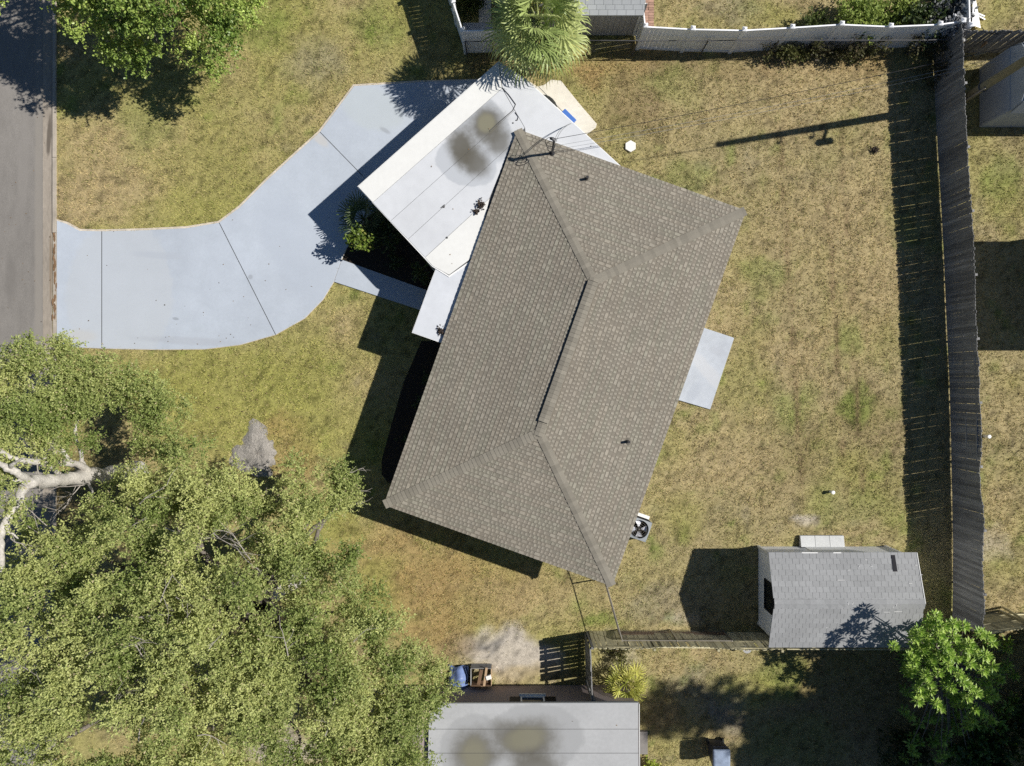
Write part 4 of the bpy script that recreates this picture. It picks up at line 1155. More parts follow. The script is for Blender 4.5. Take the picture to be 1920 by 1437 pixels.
def leaf_heap(px, py, h, r, label, name='leaf_clump'):
    c_ = W(px, py, h)
    n = int(90 * r / .15)
    P = np.array([[c_.x, c_.y, c_.z]]) + rng.normal(0, 1, (n, 3)) * np.array([r * .45, r * .45, r * .25]); P[:, 2] = np.abs(P[:, 2] - c_.z) + c_.z + .01
    v, f, cc = quads_leaf(P, rand_dir(n), np.full(n, .085), np.full(n, .028), np.full((n, 3), .06))
    tag(put(name, mesh_np(name, v, f, M['dry_leaf'], cc)), label, 'leaves', None)
leaf_heap(902, 384, CH, .17, 'larger brown leaf clump on the white carport roof beside the shingles')
leaf_heap(893, 397, CH, .10, 'smaller brown leaf clump on the white carport roof')
leaf_heap(826, 621, PH, .15, 'brown leaf clump on the porch roof corner')
leaf_heap(1640, 282, .02, .13, 'small dark leaf clump on the back lawn')
# things on the cream pad, half under the carport edge
p = gw(1016, 209)
t_ = MB(); t_.tube([(p.x + .50 * math.cos(a), p.y + .50 * math.sin(a), .13) for a in np.linspace(0, 2 * math.pi, 25)], .12, 10)
to = t_.build('tyre', M['dark_rubber'], smooth=True)
tag(to, 'old dark tyre lying on the cream pad under the carport edge', 'tyre')
b0v, b1v = W(1052, 212, .5) + Vector((.10, .10, 0)), W(1073, 233, .5) + Vector((.10, .10, 0))
d = (b1v - b0v).normalized(); n_ = Vector((-d.y, d.x, 0))
bx_ = thing('recycling_bin', 'blue plastic bin standing under the carport roof edge', 'bin', (b0v.lerp(b1v, .5).x, b0v.lerp(b1v, .5).y, 0))
q = MB()
bot = [b0v - n_ * .28 + d * .05, b1v - n_ * .28 - d * .05, b1v + n_ * .03 - d * .05, b0v + n_ * .03 + d * .05]; top = [b0v - n_ * .33, b1v - n_ * .33, b1v + n_ * .08, b0v + n_ * .08]
q.hexa([Vector((v.x, v.y, .025)) for v in bot] + [Vector((v.x, v.y, .48)) for v in top]); q.build('tub', M['blue_plastic'], bx_, bevel=.02)
q = MB(); q.hexa([Vector((v.x, v.y, .483)) for v in grow([tuple(v) for v in top], .02) and [Vector((a, b, 0)) for a, b in grow([tuple(v) for v in top], .02)]] + [Vector((a, b, .53)) for a, b in grow([tuple(v) for v in top], .0)])
q.build('lid', M['blue_plastic'], bx_, bevel=.01)

# old stump on the front lawn, partly under the oak
sc0 = gw(484, 850)
tv, tf = [], []
ns, nr = 44, 9
for i in range(nr):
    f_ = i / (nr - 1)
    for k in range(ns):
        t = 2 * math.pi * k / ns
        lobes = .62 + .30 * 1.9 * max(0, math.cos(t - 1.75)) ** 8 + .50 * max(0, math.cos(t - 3.35)) ** 6 + .16 * max(0, math.cos(t - .9)) ** 8 + .28 * max(0, math.cos(t + 1.4)) ** 2 + .06 * math.sin(5 * t + .5) + .05 * math.sin(11 * t + 1)
        r_ = 1.12 * lobes * (1 - f_) ** .8
        z_ = .17 * (1 - (1 - f_) ** 1.4) - .03 + .13 * (float(vnoise(np.array([3.4 * r_ * math.cos(t) + 9]), np.array([3.4 * r_ * math.sin(t) + 9]), seed=77)[0]) - .45) * min(1, 3 * (1 - f_) + .3) + random.gauss(0, .010)
        if f_ > .8: z_ -= .05
        tv.append((sc0.x + r_ * math.cos(t), sc0.y + r_ * math.sin(t), z_))
for i in range(nr - 1):
    for k in range(ns):
        tf.append((i * ns + k, i * ns + (k + 1) % ns, (i + 1) * ns + (k + 1) % ns, (i + 1) * ns + k))
tag(MB().add(tv, tf).build('tree_stump', M['stump'], smooth=True), 'weathered grey stump with flared roots at the oak edge', 'stump')

# ------------------------------------------------------------------ picket fences
def picket_mesh(w, t, h, m, dog=True):
    mb = MB()
    a = w / 2; c_ = min(.03, a * .5) if dog else .001
    pr = [(-a, 0), (a, 0), (a, h - c_), (a - c_, h), (-a + c_, h), (-a, h - c_)]
    mb.add([(x, -t / 2, z) for x, z in pr] + [(x, t / 2, z) for x, z in pr], [(0, 1, 2, 3, 4, 5), (11, 10, 9, 8, 7, 6)] + [(i, i + 6, (i + 1) % 6 + 6, (i + 1) % 6) for i in range(6)])
    return mb.mesh('picket', m)

def fence(name, label, pts, h, pitch, w, m, face=1, post_step=2.4, lean=lambda s: 0.0, rails=(.25, .95, 1.6), group=None, jit=.012, gapf=None):
    """pts: ground polyline (world). face=+1: pickets on the left of the walking direction."""
    pts = [Vector((p.x, p.y, 0)) for p in pts]
    f = thing(name, label, 'fence', tuple(pts[0]), group)
    seg = [(pts[i], pts[i + 1]) for i in range(len(pts) - 1)]
    tot = sum((b - a).length for a, b in seg)
    def at(s):
        for a, b in seg:
            L = (b - a).length
            if s <= L + 1e-6: return a.lerp(b, max(0, s) / L), (b - a).normalized()
            s -= L
        return seg[-1][1], (seg[-1][1] - seg[-1][0]).normalized()
    meshes = [picket_mesh(w * random.uniform(.985, 1.0), .018, h * random.uniform(.985, 1.01), m) for _ in range(4)]
    s = pitch / 2
    while s < tot:
        p, d = at(s)
        nrm = Vector((-d.y, d.x, 0))
        ang = math.atan2(d.y, d.x)
        ln = lean(s) + random.gauss(0, .004)
        rot = Matrix.Rotation(ang, 3, 'Z') @ Matrix.Rotation(-ln, 3, 'X') @ Matrix.Rotation(random.gauss(0, jit), 3, 'Y')
        q = p + nrm * face * .032
        o = put('picket', random.choice(meshes), f, q + Vector((0, 0, random.uniform(.0, .03))), rot.to_euler())
        s += pitch
    for zr_ in rails:
        s = 0
        while s < tot - .05:
            e = min(s + post_step, tot)
            a, d = at(s); b, _ = at(e)
            nrm = Vector((-d.y, d.x, 0))
            la, lb = lean(s), lean(e)
            a2 = a + nrm * (math.sin(la) * zr_) + Vector((0, 0, zr_)); b2 = b + nrm * (math.sin(lb) * zr_) + Vector((0, 0, zr_))
            MB().beam(a2, b2 - (b2 - a2).normalized() * .006, .036, .085).build('rail', m, f)
            s = e
    s = 0
    while s < tot + .01:
        a, d = at(min(s, tot)); nrm = Vector((-d.y, d.x, 0)); la = lean(s)
        c_ = a - nrm * face * .065
        MB().beam(c_ - Vector((0, 0, .1)), c_ + nrm * (math.sin(la) * h) + Vector((0, 0, h - .06)), .09, .09, up=(d.x, d.y, 0)).build('post', m, f)
        s += post_step
    return f
bl = [(1751, 78), (1753, 140), (1755, 200), (1761, 300), (1767, 400), (1772, 500), (1776, 600), (1781, 700), (1784, 800), (1786, 900), (1788, 1000), (1788, 1100), (1787, 1161)]
def lean_right(s):
    t = s / 23.1
    return .010 * math.sin(t * 21) + .016 * math.sin(t * 47 + 1) * (t > .55) - .028 * math.exp(-((t - .74) / .05) ** 2) + .026 * math.exp(-((t - .82) / .05) ** 2)
# walking south, the left-hand side faces east; pickets stand on the yard (west) side
fence('wooden_fence', 'long dark weathered picket fence down the right side of the yard', [gw(*p) for p in bl], 1.83, .1175, .1168, M['wood_dark'], face=-1, lean=lean_right, jit=.004)
fence('wooden_fence', 'mossy plank fence running from the shed to the neighbouring house corner', [gw(1437, 1188), gw(1260, 1186), gw(1103, 1185)], 1.78, .142, .130, M['wood_green'], face=-1,
      lean=lambda s: .03 * math.sin(s * 1.3), jit=.022)
fence('wooden_fence', 'short dark fence seen edge-on beside the mauve wall', [gw(1098, 1186), gw(1100, 1283)], 1.78, .146, .136, M['wood_dark'], face=-1, lean=lambda s: .01 + .01 * s, jit=.02, post_step=2.0)
fence('wooden_fence', 'mossy fence running behind the shed', [gw(1700, 1190), gw(1446, 1189)], 1.5, .142, .134, M['wood_green'], face=-1, jit=.03)
fence('wooden_fence', 'dark fence in shade at the top right corner', [gw(1758, 98), gw(1850, 98), gw(2080, 96)], 1.8, .118, .108, M['wood_dark'], face=-1, jit=.02)
fence('wooden_fence', 'brown-grey fence showing its rails at the right edge below the lawn', [gw(1786, 1161), gw(1860, 1149), gw(2000, 1147)], 1.75, .118, .112, M['wood_green'], face=-1, rails=(.25, .9, 1.55), post_step=1.9)
for (a, b, w_, lb) in ((W(1880, 1139, .02), W(1926, 1166, 1.5), .09, 'grey board leaning on the fence at the right edge'),):
    tag(MB().beam(a, b, w_, .03).build('loose_board', M['wood_green']), lb, 'board')
tag(MB().beam(W(1165, 1187.5, .22), W(1362, 1188.5, .20), .025, .34).build('kick_board', M['wood_brown']), 'reddish brown board on edge along the foot of the mossy fence', 'board')
for i, (a, b, lb) in enumerate(((W(1812, 79, .9), W(1822, 71, 1.4), 'short leaning board nearest the fence corner'), (W(1839, 88, .5), W(1851, 79, 1.1), 'bright leaning board in the middle of the dark corner'),
                                (W(1826, 104, .03), W(1885, 88, .08), 'long grey board lying below the dark corner fence'), (W(1813, 94, .03), W(1830, 93, .06), 'small board lying by the dark fence foot'))):
    tag(MB().beam(a, b, .09, .03).build('loose_board', M['wood_pale'] if i == 1 else M['wood_green']), lb, 'board')

# ------------------------------------------------------------------ white vinyl fences
def vinyl(name, label, tops, htop=1.90, ext0=False):
    """tops: photo pixels of the post caps"""
    f = None
    bs_ = [W(x, y, htop) for x, y in tops]
    f = thing(name, label, 'fence', (bs_[0].x, bs_[0].y, 0))
    for b in bs_:
        po_ = MB().box((b.x, b.y, (htop - .05) / 2), (.13, .13, htop - .05), math.atan2((bs_[1] - bs_[0]).y, (bs_[1] - bs_[0]).x)).build('post', M['vinyl'], f)
        an = math.atan2((bs_[1] - bs_[0]).y, (bs_[1] - bs_[0]).x); cs = []
        for z, r_ in ((htop - .05, .085), (htop - .02, .085), (htop + .04, .01)):
            for i_, j_ in ((-1, -1), (1, -1), (1, 1), (-1, 1)):
                v = Matrix.Rotation(an, 3, 'Z') @ Vector((i_ * r_, j_ * r_, 0)); cs.append((b.x + v.x, b.y + v.y, z))
        MB().add(cs, [(3, 2, 1, 0), (8, 9, 10, 11)] + [(k * 4 + i, k * 4 + (i + 1) % 4, k * 4 + 4 + (i + 1) % 4, k * 4 + 4 + i) for k in range(2) for i in range(4)]).build('post_cap', M['vinyl'], po_)
    for a, b in zip(bs_[:-1], bs_[1:]):
        a = Vector((a.x, a.y, 0)); b = Vector((b.x, b.y, 0)); d = (b - a).normalized()
        a2, b2 = a + d * .068, b - d * .068
        L = (b2 - a2).length; nb = max(1, int(L / .155)); an = math.atan2(d.y, d.x)
        for zc in (.12, 1.70):
            MB().beam(a2 + Vector((0, 0, zc)), b2 + Vector((0, 0, zc)), .05, .14).build('rail', M['vinyl'], f)
        pn = MB()
        for i in range(nb):
            c_ = a2 + d * (L * (i + .5) / nb)
            pn.box((c_.x, c_.y, .91), (L / nb - .010, .022, 1.43), an)
        pn.build('panel', M['vinyl'], f)['kind'] = 'stuff'
    return f
vinyl('vinyl_fence', 'long white vinyl privacy fence along the top of the back yard', [(1211, 47), (1300, 52), (1397, 54), (1487, 49), (1580, 43), (1672, 47), (1765, 43), (1808, 37)])
vinyl('vinyl_fence', 'short white vinyl run between the grey house corner and long fence', [(1211, 47), (1207, 12)], 1.88)
vinyl('vinyl_fence', 'white vinyl fence run facing the house at the palm', [(867, 55), (960, 53)])
vinyl('vinyl_fence', 'white vinyl fence run along the shaded strip left of the palm', [(867, 55), (849, 0), (830, -60), (812, -115)], 1.89)
vinyl('vinyl_fence', 'white vinyl fence run leaving the picture at the top right corner', [(1823, 45), (1821, -40), (1820, -120)])
tag(MB().hexa([W(1824, 0, 1.5), W(1823, 48, 1.6), W(1838, 53, .1), W(1829, 0, .2), W(1825, 0, 1.5), W(1824, 48, 1.6), W(1839, 53, .1), W(1830, 0, .2)]).build('white_board', M['vinyl']), 'white sheet leaning on the outer side of the corner fence', 'board')
for i, (a, b) in enumerate((((1828, 23), (1846, 31)), ((1832, 29), (1847, 37)))):
    tag(MB().beam(W(*a, .06), W(*b, .03), .05, .03).build('white_strip', M['vinyl']), ('upper' if i == 0 else 'lower') + ' white strip lying on the grass by the leaning white sheet', 'strip')

# ------------------------------------------------------------------ chain-link fences
def chainlink(name, label, pts, h, m, mesh=True, posts=None, m_rail=None):
    pts = [Vector((p.x, p.y, 0)) for p in pts]
    f = thing(name, label, 'fence', tuple(pts[0]))
    for i, (a, b) in enumerate(zip(pts[:-1], pts[1:])):
        MB().tube([a + Vector((0, 0, h)), b + Vector((0, 0, h))], .018, 6).build('top_rail', m_rail or m, f)
        d = (b - a).normalized(); L = (b - a).length
        n = max(1, round(L / 2.4))
        for k in range(n + (1 if i == len(pts) - 2 else 0)):
            p = a + d * (L * k / n)
            MB().tube([p - Vector((0, 0, .1)), p + Vector((0, 0, h + .03))], .028, 7).build('post', m, f)
        if mesh:
            wv, wf_ = [], []
            st = .085
            for sgn in (-1, 1):
                s = -h
                while s < L + h:
                    x0_, z0_, x1_, z1_ = s, 0.03, s + h, h
                    if sgn < 0: x0_, x1_ = x1_, x0_
                    if x0_ > x1_: lo_, hi_ = x1_, x0_
                    else: lo_, hi_ = x0_, x1_
                    if hi_ > 0 and lo_ < L:
                        t0 = max(0, (0 - x0_) / (x1_ - x0_) if x1_ > x0_ else (L - x0_) / (x1_ - x0_)); t1 = min(1, (L - x0_) / (x1_ - x0_) if x1_ > x0_ else (0 - x0_) / (x1_ - x0_))
                        if t1 > t0:
                            pa = a + d * (x0_ + (x1_ - x0_) * t0) + Vector((0, 0, z0_ + (z1_ - z0_) * t0)); pb = a + d * (x0_ + (x1_ - x0_) * t1) + Vector((0, 0, z0_ + (z1_ - z0_) * t1))
                            q = len(wv); nn = Vector((-d.y, d.x, 0)) * .0014; uu = Vector((0, 0, .0014))
                            wv += [pa - nn, pa + nn, pb + nn, pb - nn, pa - uu, pa + uu, pb + uu, pb - uu]
                            wf_ += [(q, q + 1, q + 2, q + 3), (q + 4, q + 5, q + 6, q + 7)]
                    s += st
            w_ = MB().add(wv, wf_).build('wire_mesh', m, f); w_['kind'] = 'stuff'
    return f
chainlink('chain_link_fence', 'low chain-link fence with a dark top rail in front of the white fence', [gw(1100, 103), gw(1185, 104), gw(1440, 103), gw(1700, 103), gw(1752, 101)], 1.2, M['black_metal'])
chainlink('chain_link_fence', 'low chain-link fence half hidden left of the palm', [gw(876, 106), gw(925, 104), gw(975, 103)], 1.2, M['black_metal'])
chainlink('chain_link_fence', 'low chain-link fence from the roof corner turning along the plank fence', [gw(1118, 1050), gw(1131, 1085), gw(1158, 1181), gw(1355, 1181.5)], 1.2, M['galv'])

# ------------------------------------------------------------------ neighbouring houses
nb_ = thing('neighbour_house', 'house with a flat grey roof and dark mould rings at the bottom', 'house', tuple(gw(1000, 1286)))
MB().prism(NEIGH_FOOT, 0, NH - .17).build('wall', M['neigh_wall'], nb_)
nroof_px = [(804, 1320), (1197, 1318.5), (1199, 1640), (798, 1640)]
nr_ = MB().prism(wl(nroof_px, NH), NH - .16, NH - .012).build('roof', M['seam'], nb_)
cuts = [1320, 1367.5, 1412.5, 1458, 1503, 1548, 1593, 1640]
for i in range(7):
    y0_, y1_ = cuts[i], cuts[i + 1]
    sl_ = lambda y: 804 - (y - 1320) * .019
    sr_ = lambda y: 1197 + (y - 1320) * .006
    MB().prism(wl([(sl_(y0_) + .6, y0_ + .45), (sr_(y0_) - .6, y0_ + .45 - (1.4 if i == 0 else 0)), (sr_(y1_) - .6, y1_ - .45), (sl_(y1_) + .6, y1_ - .45)], NH), NH - .012, NH - .001 * (i % 2)).build('roofing_sheet', M['neigh_roof'], nr_)
MB().beam(W(804, 1319.5, NH - .05) + Vector((0, .012, 0)), W(1197, 1318, NH - .05) + Vector((0, .012, 0)), .02, .10).build('fascia', M['steel_can'], nr_)
MB().beam(W(1197.6, 1319, NH - .05) + Vector((.012, 0, 0)), W(1199.6, 1640, NH - .05) + Vector((.012, 0, 0)), .02, .10).build('fascia', M['white_trim'], nr_)
yw = gw(0, 1285.5).y
def nx_(px): return gw(px, 0).x
k_ = .957
wx0, wx1 = nx_(960 + (976 - 960) * k_), nx_(960 + (1021 - 960) * k_)
fr = MB()
for z_ in (1.10, 2.02): fr.box(((wx0 + wx1) / 2, yw + .02, z_), (wx1 - wx0, .07, .07))
for x_ in (wx0 + .03, wx1 - .03): fr.box((x_, yw + .018, 1.56), (.06, .05, .85))
fr.box(((wx0 + wx1) / 2, yw + .016, 1.56), (wx1 - wx0 - .12, .04, .05))
w_ = fr.build('window', M['white_trim'], nb_)
MB().box(((wx0 + wx1) / 2, yw + .004, 1.56), (wx1 - wx0 - .12, .01, .85)).build('pane', M['glass_dark'], w_)
MB().box(((wx0 + wx1) / 2, yw + .06, 1.05), (wx1 - wx0 + .1, .13, .05)).build('sill', M['white_trim'], w_)
for a, b in ((956, 975), (1022, 1042)):
    xa, xb = nx_(960 + (a - 960) * k_), nx_(960 + (b - 960) * k_)
    so = MB()
    for i in range(12): so.box(((xa + xb) / 2, yw + .018, 1.10 + i * .08), (xb - xa, .022, .062))
    so.build('shutter', M['black'], nb_)
st = gw(1188, 1388)
tag(MB().prism([gw(1178, 1369), gw(1213, 1369), gw(1213, 1411), gw(1178, 1411)], -.02, .16).build('concrete_step', M['step'], bevel=.01), 'grey concrete step at the side of the lower house', 'step')

nh = thing('neighbour_house', 'grey house with pale shingles behind the palm at the top', 'house', tuple(gw(1130, 60)))
NW = [gw(1010, 66), gw(1189, 66), gw(1189, -260), gw(1010, -260)]
MB().prism(NW, 0, 2.45).build('wall', M['north_wall'], nh)
x = gw(1011, 0).x
yb_ = gw(0, 66).y
while x < gw(1186, 0).x:
    MB().box((x + .098, yb_ - .008, 1.2), (.19, .022, 2.36)).build('siding_board', M['north_wall'], nh)
    x += .205
MB().box((gw(1189, 0).x - .03, yb_ - .012, 1.2), (.10, .05, 2.4)).build('corner_board', M['white_trim'], nh)
re_ = W(1207, 28, 2.6); rl_ = W(935, 28, 2.6).x
dk = MB(); e_ = re_.y
rise_n = .26
def nz(y): return 2.6 + (y - e_) * rise_n
dk.hexa([(rl_, e_, 2.5), (re_.x, e_, 2.5), (re_.x, e_ + 6, nz(e_ + 6) - .1), (rl_, e_ + 6, nz(e_ + 6) - .1), (rl_, e_, 2.588), (re_.x, e_, 2.588), (re_.x, e_ + 6, nz(e_ + 6) - .012), (rl_, e_ + 6, nz(e_ + 6) - .012)])
nr2 = dk.build('roof', M['steel_can'], nh)
for k in range(12):
    x = rl_ - (k % 2) * .33 - (k * .27 % 1) * .3
    y0_, y1_ = e_ + k * .16 - (.02 if k == 0 else 0), e_ + (k + 1) * .16 + .006
    while x < re_.x + .01:
        mb = MB()
        for t_ in range(3):
            a = max(x + t_ * .33 + .005, rl_); b = min(x + (t_ + 1) * .33 - .005, re_.x + .02)
            if b - a < .03: continue
            mb.hexa([(a, y0_, nz(y0_) - .008), (b, y0_, nz(y0_) - .008), (b, y1_, nz(y1_) - .012), (a, y1_, nz(y1_) - .012), (a, y0_, nz(y0_) + .008), (b, y0_, nz(y0_) + .008), (b, y1_, nz(y1_) - .002), (a, y1_, nz(y1_) - .002)])
        if mb.v: mb.build('shingle', M['north_roof'], nr2)
        x += .99
# brick edging and paths beside it
be = thing('brick_edging', 'pinkish brick pavers along the side of the grey house', 'edging', tuple(gw(1214, 30)))
y_ = gw(0, 62).y
i = 0
while y_ < gw(0, -30).y:
    for jx in (0, 1):
        MB().box((gw(1211 + jx * 10, 0).x + random.gauss(0, .006), y_, .012), (.20, .095, .05), random.gauss(0, .03)).build('brick', M['brick'], be)
    y_ += .105
tag(MB().prism([gw(898, -40), gw(921, -40), gw(921, 43), gw(898, 43)], -.04, .02).build('path', M['pad']), 'tan concrete path left of the palm', kind='structure')
tag(MB().prism([gw(868, 43.4), gw(925, 43.4), gw(925, 60), gw(868, 60)], -.04, .024).build('path', M['patio']), 'pale concrete strip behind the white fence', kind='structure')

# barn-shaped shed at the top right
bn = thing('barn_shed', 'slate-walled shed with a pale roof at the top right edge', 'shed', tuple(gw(1900, 185)))
bx0, bx1 = gw(1836.5, 0).x, gw(2010, 0).x
by0, by1 = gw(0, 239).y, gw(0, 128).y
prof = [(by0, 0), (by1, 0), (by1, 1.72), (by1 - .12, 2.35), ((by0 + by1) / 2, 3.0), (by0 + .12, 2.35), (by0, 1.72)]
n = len(prof)
MB().add([(bx0, y, z) for y, z in prof] + [(bx1, y, z) for y, z in prof], [tuple(range(n))[::-1], tuple(range(n, 2 * n))] + [(i, (i + 1) % n, n + (i + 1) % n, n + i) for i in range(n)]).build('wall', M['barn_wall'], bn)
bxr = bx0 + .07
def bq(a, b, nm):
    dy, dz = a[0] - b[0], a[1] - b[1]; L = math.hypot(dy, dz); ny_, nz_ = -dz / L * .035, dy / L * .035
    if nz_ < 0: ny_, nz_ = -ny_, -nz_
    MB().hexa([(bxr, a[0], a[1] + .004), (bx1 + .1, a[0], a[1] + .004), (bx1 + .1, b[0], b[1] + .004), (bxr, b[0], b[1] + .004),
               (bxr, a[0] + ny_, a[1] + nz_), (bx1 + .1, a[0] + ny_, a[1] + nz_), (bx1 + .1, b[0] + ny_, b[1] + nz_), (bxr, b[0] + ny_, b[1] + nz_)]).build('roof', M['north_roof'], bn)
bq((by0 - .04, 1.66), (by0 + .115, 2.35), 'l'); bq((by0 + .12, 2.36), ((by0 + by1) / 2 - .004, 3.0), 'u'); bq(((by0 + by1) / 2 + .004, 3.0), (by1 - .12, 2.36), 'u'); bq((by1 - .115, 2.35), (by1 + .04, 1.66), 'l')
for y in (by0, by1):
    MB().box((bx0 - .008, y + (.05 if y == by0 else -.05), .86), (.03, .09, 1.70)).build('corner_board', M['barn_wall'], bn)
MB().box((bx0 - .008, (by0 + by1) / 2, 1.74), (.025, by1 - by0 - .1, .04)).build('trim_board', M['barn_wall'], bn)

# garage just outside the frame whose shade reaches the fence
gg = thing('garage', 'neighbouring garage just past the right edge behind the fence', 'garage', tuple(gw(2100, 530)))
MB().prism([gw(1958, 442), gw(2300, 442), gw(2300, 622), gw(1958, 622)], 0, 2.85).build('wall', M['barn_wall'], gg)
MB().prism([gw(1943, 430), gw(2320, 430), gw(2320, 634), gw(1943, 634)], 2.86, 3.0).build('roof', M['north_roof'], gg)

# ------------------------------------------------------------------ utility pole and wires
pb = gw(1790, 197)
up_ = thing('utility_pole', 'tall wooden utility pole rising behind the fence at top right', 'pole', tuple(pb))
MB().tube([pb - Vector((0, 0, .3)), pb + Vector((0, 0, 4.5)), pb + Vector((0, 0, 9.35))], [.165, .145, .115], 14).build('shaft', M['pole'], up_, smooth=True)
MB().tube([pb + Vector((-.12, -.16, .0)), pb + Vector((-.11, -.15, 2.0))], .035, 7).build('conduit', M['galv'], up_)
cl_ = MB(); cl_.tube([pb + Vector((.17 * math.cos(a), .17 * math.sin(a), 1.72)) for a in np.linspace(0, 6.283, 13)], .03, 5); cl_.build('clamp', M['black_metal'], up_)
MB().lathe(pb + Vector((-.12, -.62, 4.75)), [(.12, 0), (.14, .03), (.14, .50), (.11, .55)], 16).build('transformer', M['steel_can'], up_)
MB().beam(pb + Vector((0, -.14, 5.05)), pb + Vector((-.1, -.50, 5.05)), .06, .10).build('bracket', M['galv'], up_)
for z_, s_ in ((5.55, .09), (6.85, .07)):
    MB().tube([pb + Vector((0, -.12, z_)), pb + Vector((0, -.34, z_)), pb + Vector((0, -.34, z_ + .12))], [.03, .03, s_], 8).build('insulator', M['white_conc'], up_)
def cable(label, a, b, sag, r, m, n=24):
    a, b = Vector(a), Vector(b); pts = []
    for i in range(n + 1):
        t = i / n; p = a.lerp(b, t); p.z -= sag * 4 * t * (1 - t); pts.append(p)
    tag(MB().tube(pts, r, 5, col=(1, 1, 1)).build('cable', M[m]), label, 'cable')
cable('dark overhead service cable from the roof mast to the pole', mt + Vector((-.02, .05, .06)), pb + Vector((-.12, -.08, 6.0)), .35, .009, 'wire')
cable('thin upper telephone cable crossing the carport edge', mp_ + Vector((.05, .02, .75)), pb + Vector((-.1, -.1, 5.2)), .45, .005, 'wire_pale')
cable('thin lower telephone cable starting low on the roof mast', mp_ + Vector((.05, .0, .40)), pb + Vector((-.1, -.12, 4.9)), .5, .005, 'wire_pale')
for i, (o, lb) in enumerate(((0, 'left pale cord from the blue bin up to the roof mast'), (.12, 'right pale cord from the blue bin up to the roof mast'))):
    a = mt + Vector((.02 + o * .5, .02, -.02)); b = W(1070 + i * 1, 232, 2.62)
    c_ = W(1046 + i * 5, 240, 3.2)
    pts = [a * (1 - t) ** 2 + c_ * 2 * t * (1 - t) + b * t * t for t in np.linspace(0, 1, 14)]
    tag(MB().tube(pts, .010, 5).build('cord', M['wire_pale']), lb, 'cord')
cable('cable sagging over the dark fence at the top right corner', W(1842, 52, 2.0), W(1925, 52, 2.2), .5, .012, 'wire')

# ------------------------------------------------------------------ odds and ends by the lower house
tb_ = gw(1339, 1399)
bn_ = thing('trash_bin', 'dark wheeled bin with a dusty blue lid at the bottom edge', 'bin', tuple(tb_))
q = MB()
b0 = [(-.26, -.30), (.26, -.30), (.26, .30), (-.26, .30)]; b1 = [(-.33, -.38), (.33, -.38), (.33, .38), (-.33, .38)]
q.hexa([tb_ + Vector((x, y, .06)) for x, y in b0] + [tb_ + Vector((x, y, .97)) for x, y in b1]); q.build('body', M['bin'], bn_, bevel=.03)
q = MB(); q.hexa([tb_ + Vector((x * 1.08, y * 1.06, .975)) for x, y in b1] + [tb_ + Vector((x * .92, y * .92, 1.06)) for x, y in b1]); q.build('lid', M['bin_lid'], bn_, bevel=.05)
for s in (-1, 1):
    w_ = MB(); w_.tube([tb_ + Vector((s * .30 - .03, .26, .12)), tb_ + Vector((s * .30 + .03, .26, .12))], .12, 16); w_.build('wheel', M['dark_rubber'], bn_)
MB().tube([tb_ + Vector((-.30, .44, .93)), tb_ + Vector((.30, .44, .93))], .02, 8).build('handle', M['bin'], bn_)
p = W(1401, 1217, .4)
bk = thing('bucket', 'grey bucket tipped against the mossy fence near the shed', 'bucket', (p.x, p.y, 0))
MB().lathe((p.x, p.y, .01), [(.13, 0), (.17, .38), (.18, .39)], 18).build('pail', M['grey_box'], bk)
MB().tube([(p.x + .18 * math.cos(a), p.y + .18 * math.sin(a) * .3 + .05, .40 + .12 * math.sin(a)) for a in np.linspace(0, math.pi, 9)], .006, 5).build('handle', M['galv'], bk)
# blue tarp
tv, tf = [], []
c_ = gw(860, 1274)
for i in range(9):
    for j in range(11):
        u, v = i / 8 - .5, j / 10 - .5
        z = .34 + .10 * float(vnoise(np.array([u * 6 + 20]), np.array([v * 6 + 20]), seed=5)[0]) - .28 * (abs(u) * 2) ** 2.2 - .30 * (abs(v) * 2) ** 3 + .05 * math.sin(9 * u + 3 * v) + .04 * math.sin(14 * v)
        tv.append((c_.x + u * .8 + .03 * math.sin(7 * v), c_.y + v * 1.15 + .03 * math.sin(9 * u), max(.02, z)))
for i in range(8):
    for j in range(10):
        a = i * 11 + j; tf.append((a, a + 11, a + 12, a + 1))
tp_ = MB().add(tv, tf).build('tarp', M['tarp'], smooth=True)
tp_.modifiers.new('s', 'SOLIDIFY').thickness = .01
tag(tp_, 'crumpled blue tarp by the lower house under the oak edge', 'tarp')
# open wooden crate
cr = thing('wooden_crate', 'open dark wooden crate beside the blue tarp', 'crate', tuple(gw(905, 1262)))
def board(a, b, w, t, m, nm='board', par=None, up=(0, 0, 1)):
    return MB().beam(a, b, w, t, up=up).build(nm, M[m], par)
cx0, cx1, cy0, cy1 = gw(884, 0).x, gw(922, 0).x, gw(0, 1277).y, gw(0, 1245).y
for z_ in (.09, .25, .41):
    board((cx0, cy0, z_), (cx1, cy0, z_), .025, .13, 'wood_brown', par=cr); board((cx0, cy1, z_), (cx1, cy1, z_), .025, .13, 'wood_dark', par=cr)
    board((cx0, cy0 + .015, z_), (cx0, cy1 - .015, z_), .025, .13, 'wood_dark', par=cr); board((cx1, cy0 + .015, z_), (cx1, cy1 - .015, z_), .025, .13, 'wood_pale', par=cr)
board(((cx0 + cx1) / 2 - .10, cy0 + .05, .49), ((cx0 + cx1) / 2 + .02, cy1 - .04, .49), .13, .025, 'wood_brown', par=cr); board(((cx0 + cx1) / 2 + .12, cy0 + .02, .515), ((cx0 + cx1) / 2 + .22, cy1 + .05, .515), .09, .025, 'wood_pale', par=cr)
tag(MB().box(W(916, 1270, .5), (.20, .16, .14), .3).build('white_box', M['white_conc'], bevel=.01), 'small white box sitting on the crate edge', 'box')
